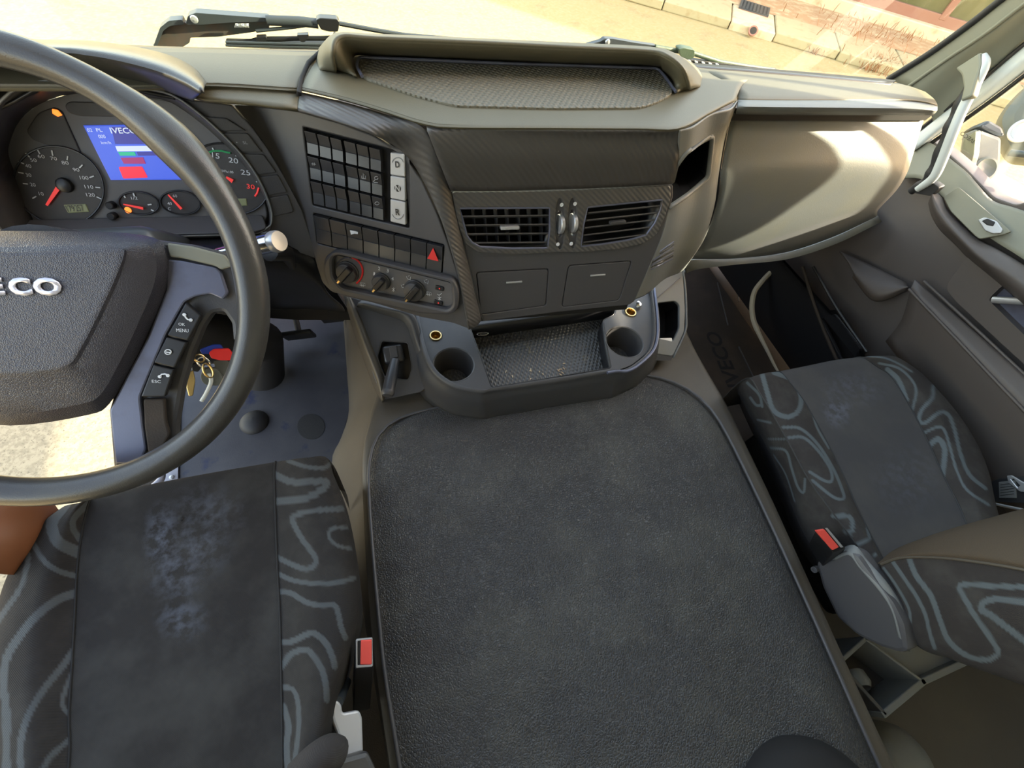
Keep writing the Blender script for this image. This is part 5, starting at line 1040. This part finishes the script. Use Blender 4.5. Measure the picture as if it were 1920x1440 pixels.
# driver seat hardware by the tunnel
db = thing('belt_buckle', 'black seat belt buckle with a bright red button beside the driver seat', 'seat belt buckle', Z(680, 1290, .30))
D2 = Pl(Z(668, 1200, .43), Z(700, 1200, .43), Z(684, 1250, .415))
b = MB(); q = [D2.on(*p) for p in rnd([(666, 1199), (698, 1195), (701, 1250), (665, 1254)], 3)]; dn = [Z(*p, .28) for p in rnd([(660, 1290), (690, 1285), (694, 1330), (662, 1335)], 3)]; n = len(q)
b.add(q + dn, [tuple(range(n)), tuple(range(n, 2 * n))[::-1]] + [(i, i + n, (i + 1) % n + n, (i + 1) % n) for i in range(n)]); b.build('buckle_body', M['black'], db, bevel=.003)
plate('buckle_frame', D2, rnd([(667, 1199), (698, 1196), (699, 1250), (667, 1253)], 3), M['satin'], db, holes=[rnd([(670, 1202), (697, 1199), (697, 1246), (670, 1248)], 2)], thick=.003, lift=.0012, bevel=.0006)
plate('release_button', D2, rnd([(676, 1200), (697, 1200), (697, 1247), (675, 1247)], 2), M['buckle'], db, thick=.006, lift=.002)
lv = thing('seat_lever', 'pale grey seat adjusting lever at the lower right of the driver seat', 'lever', Z(655, 1400, .30))
L2 = Pl(Z(640, 1340, .40), Z(680, 1340, .385), Z(660, 1400, .39))
plate('lever_paddle', L2, rnd([(622, 1318), (632, 1312), (641, 1320), (643, 1337), (674, 1331), (680, 1345), (682, 1410), (638, 1424), (636, 1382), (624, 1350)], 6), M['silver'], lv, thick=.01, bevel=.003)
MB().tube([L2.on(632, 1318, -.004), Z(648, 1280, .33)], .008).build('lever_shaft', M['steel'], lv)
b = MB(); CQ = Pl(Z(640, 1420, .415), Z(700, 1420, .40), Z(660, 1450, .41)); cp = plate('lever_cover', CQ, rnd([(626, 1425), (690, 1407), (706, 1440), (715, 1500), (620, 1500)], 8), M['plastic'], thick=.03, bevel=.006); tag(cp, 'black moulded cover at the bottom edge below the grey seat lever', 'cover')
ar = MB().tube(up([Z(560, 1460, .44), Z(590, 1430, .445), Z(615, 1414, .44), Z(630, 1418, .43)], 5), [.020] * 15 + [.012], 18).build('armrest', M['fabq'], ds)

# ------------------------------------------------------------------ passenger footwell
PFZ = .0
pm = thing('passenger_floor_mat', 'dark brown rubber floor mat with raised IVECO letters in the passenger footwell', 'floor mat', Z(1400, 650, .01))
PP = Pl(Z(1300, 600, .012), Z(1400, 600, .012), Z(1350, 700, .012))
plate('mat_sheet', PP, [Vector((.70, 1.15, .012)), Vector((1.30, 1.15, .012)), Vector((1.30, .2, .012)), Vector((.70, .2, .012))], M['brown'], pm, world=True, thick=.008)
b = MB(); txt(b, PP, 'IVECO', 1392, 726, 1346, 622, 24, .0008, bold=.02); b.build('raised_letters', M['blackm'], pm, fix=False)
for q in ([(1345, 530), (1365, 610)], [(1383, 518), (1385, 565)], [(1385, 650), (1415, 712)]): MB().tube([PP.on(*q[0], .001), PP.on(*q[1], .001)], .0022, 6).build('mat_rib', M['plastic'], pm)
stp = MB().tube(up([Z(*p) for p in [(1450, 506, .20), (1434, 522, .185), (1416, 545, .165), (1410, 572, .14), (1413, 600, .12), (1424, 628, .10), (1440, 660, .08), (1456, 692, .06), (1475, 720, .05)]], 5), [.0085] * 24 + [.0075 - .0003 * i for i in range(17)], 8).build('rubber_strip', M['pale']); tag(stp, 'curved cream coloured strip in the dark passenger footwell', 'strip')
sw_ = thing('step_well', 'dark moulded step well wall with an open pocket left of the passenger door', 'step well', (1.32, .6, .0))
SQ = Pl(Vector((1.33, .7, .1)), Vector((1.33, .9, .1)), Vector((1.30, .7, .3)))
wq = [Vector((1.335, 1.12, .015)), Vector((1.30, 1.12, .25)), Vector((1.30, .30, .25)), Vector((1.335, .30, .015))]
SQ = Pl(wq[0], wq[1], wq[2])
plate('well_wall', SQ, wq, M['black'], sw_, world=True, thick=.01, holes=[[SQ.on(*p) for p in rnd([(1540, 598), (1562, 590), (1612, 655), (1585, 690)], 4)]])
MB().tube(up([SQ.on(*p, .004) for p in [(1505, 500), (1523, 560), (1545, 620), (1572, 682)]], 4), .005).build('well_rib', M['brown'], sw_)
MB().tube(up([SQ.on(*p, .004) for p in [(1525, 500), (1570, 580), (1625, 660)]], 4), .004).build('well_rib', M['black'], sw_)
b = MB(); b.prism([SQ.on(*p, -.05) for p in [(1530, 585), (1575, 580), (1625, 660), (1580, 700)]], (.003, 0, 0)); b.build('pocket_back', M['blackm'], sw_, smooth=False)
# ================================================================== outside
GZ = -1.30
b = MB(); b.add([(-25, -12, GZ), (30, -12, GZ), (30, 30, GZ), (-25, 30, GZ)], [(0, 1, 2, 3)]); g_ = b.build('ground', M['ground'], smooth=False, fix=False); g_['kind'] = 'structure'
k0, k1 = Z(1240, 20, GZ), Z(1660, 140, GZ); kd = (k1 - k0).normalized(); kn = Vector((-kd.y, kd.x, 0)); kn = kn if kn.y > 0 else -kn
t0, t1 = Z(1452, 30, GZ + .13), Z(1736, 103, GZ + .13)
kw = ((t0 - k0).dot(kn) + (t1 - k0).dot(kn)) / 2
kd2 = kd
s_ = -3.2; i = 0
kl = ['kerb stone farthest left beyond the windscreen', 'pale kerb stone left of the one with the drain hole', 'tan kerb stone with a round drain hole', 'pale kerb stone right of the drain hole', 'plain kerb stone between the drain hole and the cracked ones', 'kerb stone with dry weeds at its foot', 'kerb stone nearest the windscreen pillar', 'kerb stone hidden mostly behind the windscreen pillar']
drain_s = (Z(1400, 62, GZ) - k0).dot(kd)
edges = [drain_s - 2.6, drain_s - 1.45, drain_s - .32, drain_s + .42]
while len(edges) < 9: edges.append(edges[-1] + 1.05)
for i in range(8):
    a, c = edges[i] + .008, edges[i + 1] - .008; b = MB(); q = k0 + kd * ((a + c) / 2) + kn * (kw / 2 + .02 * (i % 2)) + Vector((0, 0, .065 - .006 * (i % 3)))
    b.box(q, (kd, kn, AX[2]), ((c - a) / 2, kw / 2, .065)); o = b.build('kerb_stone', M['kerb'] if i != 2 else M['ledge'], bevel=.02); tag(o, kl[i], 'kerb stone', 'kerb stones along the yard')
    if i == 2: MB().lathe(Z(1412, 58, GZ + .085) - kn * .0, -kn * .7 + Vector((0, 0, .7)), [(.07, -.02), (.075, .012), (.055, .012), (.055, -.0)], 20, cap=(0, 0)).build('drain_rim', M['winframe'], o); MB().lathe(Z(1412, 58, GZ + .085), -kn * .7 + Vector((0, 0, .7)), [(.058, 0), (.056, .008), (0, .009)], 20).build('drain_hole', M['blackm'], o)
L0, Lb = Z(1560, 16, GZ + .14), Z(1770, 80, GZ + .14); bd = (Lb - L0).normalized(); bn = Vector((-bd.y, bd.x, 0)); bn = bn if bn.y > 0 else -bn
b = MB(); z1 = GZ + .125; b.add([k0 + kd * -6 + kn * (kw - .02) + Vector((0, 0, .122)), k0 + kd * 14 + kn * (kw - .02) + Vector((0, 0, .122)), Vector((*(L0 + bd * 14).xy, z1 - .003)), Vector((*(L0 - bd * 8).xy, z1 - .003))], [(0, 1, 2, 3)])
pv = b.build('pavement', M['paver'], smooth=False, fix=False); pv['kind'] = 'structure'
g0 = Z(1415, 15, GZ + .13); gr = thing('drain_grate', 'dark square drain grate set in the pavement at the top of the view', 'drain grate', g0)
b = MB()
for i in range(9): b.box(g0 + bd * (-.24 + .06 * i), (bd, bn, AX[2]), (.016, .24, .012))
for i in range(9): b.box(g0 + bn * (-.24 + .06 * i) - Vector((0, 0, .004)), (bd, bn, AX[2]), (.25, .012, .010))
b.build('grate_bars', M['steel'], gr, smooth=False); MB().box(g0 - Vector((0, 0, .012)), (bd, bn, AX[2]), (.26, .26, .006)).build('grate_frame', M['winframe'], gr)
bu = thing('shopfront', 'building front with brown framed olive windows above a cream ledge at the top right', 'building', L0)
MB().box(L0 + bd * 3 + bn * .12 + Vector((0, 0, .06)), (bd, bn, AX[2]), (9, .16, .10)).build('ledge', M['ledge'], bu, bevel=.02)
H0 = L0 + bn * .16 + Vector((0, 0, .14)); VP_ = Pl(H0, H0 + bd, H0 + Vector((0, 0, 1)))
MB().box(H0 + bd * 3 + Vector((0, .0, .08)), (bd, bn, AX[2]), (9, .04, .09)).build('frame_rail', M['winframe'], bu, bevel=.01)
p1_ = (VP_.on(1602, 8) - H0).dot(bd); p2_ = (VP_.on(1770, 30) - H0).dot(bd); dp = p2_ - p1_
for i in range(-1, 4):
    x = p1_ + dp * i
    MB().box(H0 + bd * x + Vector((0, 0, 1.4)), (bd, bn, AX[2]), (.06, .045, 1.3)).build('frame_post', M['winframe'], bu, bevel=.01)
    w = MB().box(H0 + bd * (x + dp / 2) + bn * .02 + Vector((0, 0, 1.45)), (bd, bn, AX[2]), (dp / 2 - .06, .006, 1.28)).build('window_pane', M['pane'], bu)
    MB().box(H0 + bd * (x + dp * .42) + bn * .10 + Vector((0, 0, 1.2)), ((bd * .5 + Vector((0, 0, .86))), bn, (bd * .86 - Vector((0, 0, .5)))), (1.2, .01, .05)).build('inner_brace', M['mirror'], bu)
MB().box(H0 + bd * 3 + bn * .3 + Vector((0, 0, 2.0)), (bd, bn, AX[2]), (9, .05, 2.0)).build('back_wall', M['pillar'], bu)
# dry weeds
random.seed(3)
def weeds(cx, n, sp, h, lab):
    b = MB()
    for i in range(n):
        a = cx + Vector((random.gauss(0, sp), random.gauss(0, sp * .5), 0)); t = random.random() * 6.28; l = h * random.uniform(.4, 1)
        m = a + Vector((math.cos(t), math.sin(t), 0)) * l * .3 + Vector((0, 0, l * .6)); e = a + Vector((math.cos(t), math.sin(t), 0)) * l * .7 + Vector((0, 0, l * .8))
        s = Vector((-math.sin(t), math.cos(t), 0)) * .006; k = len(b.v); b.add([a - s, a + s, m + s * .8, m - s * .8, e], [(0, 1, 2, 3), (3, 2, 4)])
    tag(b.build('dry_weeds', M['weed'], smooth=False, fix=False), lab, 'weeds', kind='stuff')
weeds(Z(1648, 128, GZ), 420, .22, .22, 'rusty dry weeds at the kerb by the foot of the windscreen pillar')
weeds(Z(1532, 100, GZ), 50, .12, .2, 'thin dry weeds at the kerb joint right of the middle')
weeds(Z(1640, 60, GZ + .13), 160, .8, .18, 'straw coloured weeds along the pavement below the window ledge')

# ------------------------------------------------------------------ wipers
def yq(L, y=1.04): return [Yp(a, c, y) for a, c in L]
def slab(name, L, m_, par, y=1.04, d=.012, bev=.002): b = MB(); b.prism(yq(rnd(L, 3, 3), y), (0, d, 0)); return b.build(name, M[m_], par, bevel=bev, autos=30)
wa = thing('windscreen_wiper', 'large wiper arm with spring and blade resting across the left of the windscreen', 'wiper', Yp(320, 84, 1.05))
slab('arm_base', [(287, 90), (301, 53), (316, 41), (340, 38), (352, 46), (420, 43), (505, 40), (505, 55), (470, 61), (410, 69), (356, 71), (356, 80), (340, 90)], 'rust', wa, 1.05)
slab('arm_channel', [(348, 45), (352, 30), (367, 24), (420, 28), (505, 34), (505, 41), (440, 42), (375, 47)], 'steel', wa, 1.038, .02)
slab('arm_edge', [(287, 88), (300, 52), (316, 39), (341, 37), (346, 46), (318, 49), (306, 58), (294, 88)], 'steel', wa, 1.040, .02)
MB().lathe(Yp(364, 36, 1.036), Vector((0, -1, 0)), [(.006, 0), (.005, .003), (0, .004)], 16).build('arm_rivet', M['satin'], wa)
MB().tube([Yp(440 + i * .45, 48 + 4 * math.sin(i * 1.2), 1.036 + .003 * math.cos(i * 1.2)) for i in range(60)], .0005, 5).build('spring', M['satin'], wa)
MB().tube(yq([(500, 38), (562, 40), (596, 44)]), .008, 10).tube(yq([(480, 58), (540, 52), (592, 45)]), .003, 8).tube(yq([(636, 44), (700, 56), (760, 66), (880, 76)]), .004, 8).build('arm_rod', M['steel'], wa)
slab('blade_connector', [(592, 38), (600, 34), (632, 36), (637, 42), (634, 60), (618, 60), (602, 56)], 'black', wa, 1.03, .02)
MB().tube(up(yq([(470, 82), (485, 74), (560, 72), (620, 71), (630, 62)]), 4), .004, 8).tube(up(yq([(445, 78), (490, 75), (530, 82)]), 4), .0025, 8).build('blade_yoke', M['black'], wa)
slab('yoke_clip', [(480, 70), (500, 69), (500, 78), (482, 78)], 'black', wa, 1.03); slab('yoke_clip', [(556, 66), (580, 65), (572, 79), (564, 79)], 'black', wa, 1.03)
slab('wiper_blade', [(423, 77), (620, 82), (620, 96), (424, 88)], 'deep', wa, 1.035)
MB().tube(yq([(423, 79), (620, 84)], 1.03), .0022, 6).tube(yq([(423, 85), (620, 90)], 1.03), .0022, 6).build('blade_rail', M['steel'], wa)
wb = thing('windscreen_wiper', 'smaller looking wiper with green stained clip beyond the right of the dash', 'wiper', Yp(1130, 85, 1.05))
slab('arm_base', [(1100, 85), (1128, 77), (1134, 72), (1150, 73), (1190, 80), (1232, 86), (1232, 92), (1190, 92), (1140, 90)], 'steel', wb, 1.05)
MB().lathe(Yp(1139, 79, 1.048), Vector((0, -1, 0)), [(.006, 0), (.005, .003), (0, .004)], 16).build('arm_rivet', M['satin'], wb)
MB().tube(yq([(1228, 88), (1274, 96), (1300, 100), (1350, 116), (1400, 124), (1450, 131)], 1.05), .005, 10).build('arm_rod', M['green2'], wb)
slab('blade_connector', [(1273, 92), (1283, 90), (1303, 94), (1302, 108), (1292, 112), (1276, 106)], 'green2', wb, 1.035, .02)
slab('wiper_blade', [(1278, 110), (1360, 119), (1460, 131), (1460, 137), (1360, 127), (1278, 118)], 'deep', wb, 1.045)
for i in range(5): slab('blade_slot', [(1290 + i * 13, 113 + i * 1.6), (1296 + i * 13, 114 + i * 1.6), (1296 + i * 13, 117 + i * 1.6), (1290 + i * 13, 116 + i * 1.6)], 'sash', wb, 1.040, .004, .0005)

# ------------------------------------------------------------------ door mirror
mr = thing('door_mirror', 'grey green exterior mirror on a thick arm outside the passenger window', 'mirror', Xp(1847, 330, 1.62))
MX = 1.62
AP = Pl(Xp(1830, 250, MX - .06), Xp(1880, 262, MX), Xp(1840, 330, MX - .04))
plate('mirror_arm', AP, rnd([(1833, 238), (1882, 256), (1880, 306), (1868, 332), (1846, 343), (1823, 320), (1826, 282)], 8, 5), M['light'], mr, thick=.05, bevel=.012)
MB().lathe(AP.on(1846, 317, .002), AP.n, [(.030, 0), (.030, .004), (.024, .006), (.018, .002), (0, 0)], 30).build('arm_foot', M['mirror'], mr)
plate('arm_knuckle', AP, rnd([(1833, 237), (1856, 223), (1882, 238), (1887, 256), (1870, 256)], 6, 4), M['steel'], mr, thick=.05, lift=-.005, bevel=.008)
HX = Pl(Xp(1880, 220, 1.74), Xp(1960, 220, 1.78), Xp(1900, 280, 1.74))
plate('mirror_housing', HX, rnd([(1868, 224), (1888, 192), (1918, 160), (1990, 110), (2120, 120), (2120, 330), (1990, 300), (1898, 292), (1880, 262)], 18, 5), M['mirror'], mr, thick=.10, bevel=.03)
MB().lathe(HX.on(1918, 246, .004), HX.n, [(.030, 0), (.030, .006), (.024, .006), (.022, .002), (0, .002)], 30).build('housing_lamp', M['satin'], mr)
BQ = Pl(Xp(1800, 250, 1.50), Xp(1830, 280, 1.50), Xp(1810, 315, 1.50))
plate('arm_bracket', BQ, rnd([(1830, 245), (1826, 290), (1818, 318), (1808, 312), (1799, 296), (1806, 262)], 4), M['pillar'], mr, thick=.02)
b = MB(); txt(b, BQ, 'IVECO', 1829, 263, 1805, 246, 8, .002); b.build('bracket_lettering', M['black'], mr, fix=False)
q = rnd([(.44, 1.42), (.512, 1.42), (.518, 1.01), (.505, .92), (.475, .83), (.450, .82)], .02, 4)
MB().prism([Vector((1.58, y_, z_)) for y_, z_ in q], (.03, 0, 0)).build('added_shadow_slab', M['mirror'], mr, bevel=.006)  # added unseen slab, shaped to throw the broad shadow on the glovebox
MB().tube([(1.60, .558, .74), (1.60, .558, 1.40), (1.60, .50, 1.44)], .0095, 12).tube([(1.60, .558, .76), (1.58, .70, .70)], .008, 12).build('added_shadow_tube', M['steel'], mr)  # added unseen tubes, placed to throw the narrow shadow band on the lid
# ------------------------------------------------------------------ driver door side
b = MB(); b.box((-1.85, 1.25, GZ + .004), AX, (.75, .70, .004)); ap = b.build('concrete_slab', M['slab'], smooth=False); tag(ap, 'coarse pale concrete slab on the ground beside the open driver door', 'concrete slab')
br = MB().tube(up([Z(-60, 1060, .45), Z(-20, 1010, .45), Z(30, 992, .40), Z(60, 1010, .36)], 6), [.05] * 13 + [.045] * 6, 20).build('brown_bolster', M['tan']); tag(br, 'smooth reddish brown rounded object at the left edge beside the driver seat', 'bolster')

MB().tube([Yp(1115, 86, 1.06), Yp(1115, 86, 1.06) - Vector((0, 0, .42))], .016, 14).build('wiper_spindle', M['steel'], wb)
MB().tube([Yp(306, 84, 1.06), Yp(306, 84, 1.06) - Vector((0, 0, .42))], .016, 14).build('wiper_spindle', M['steel'], wa)
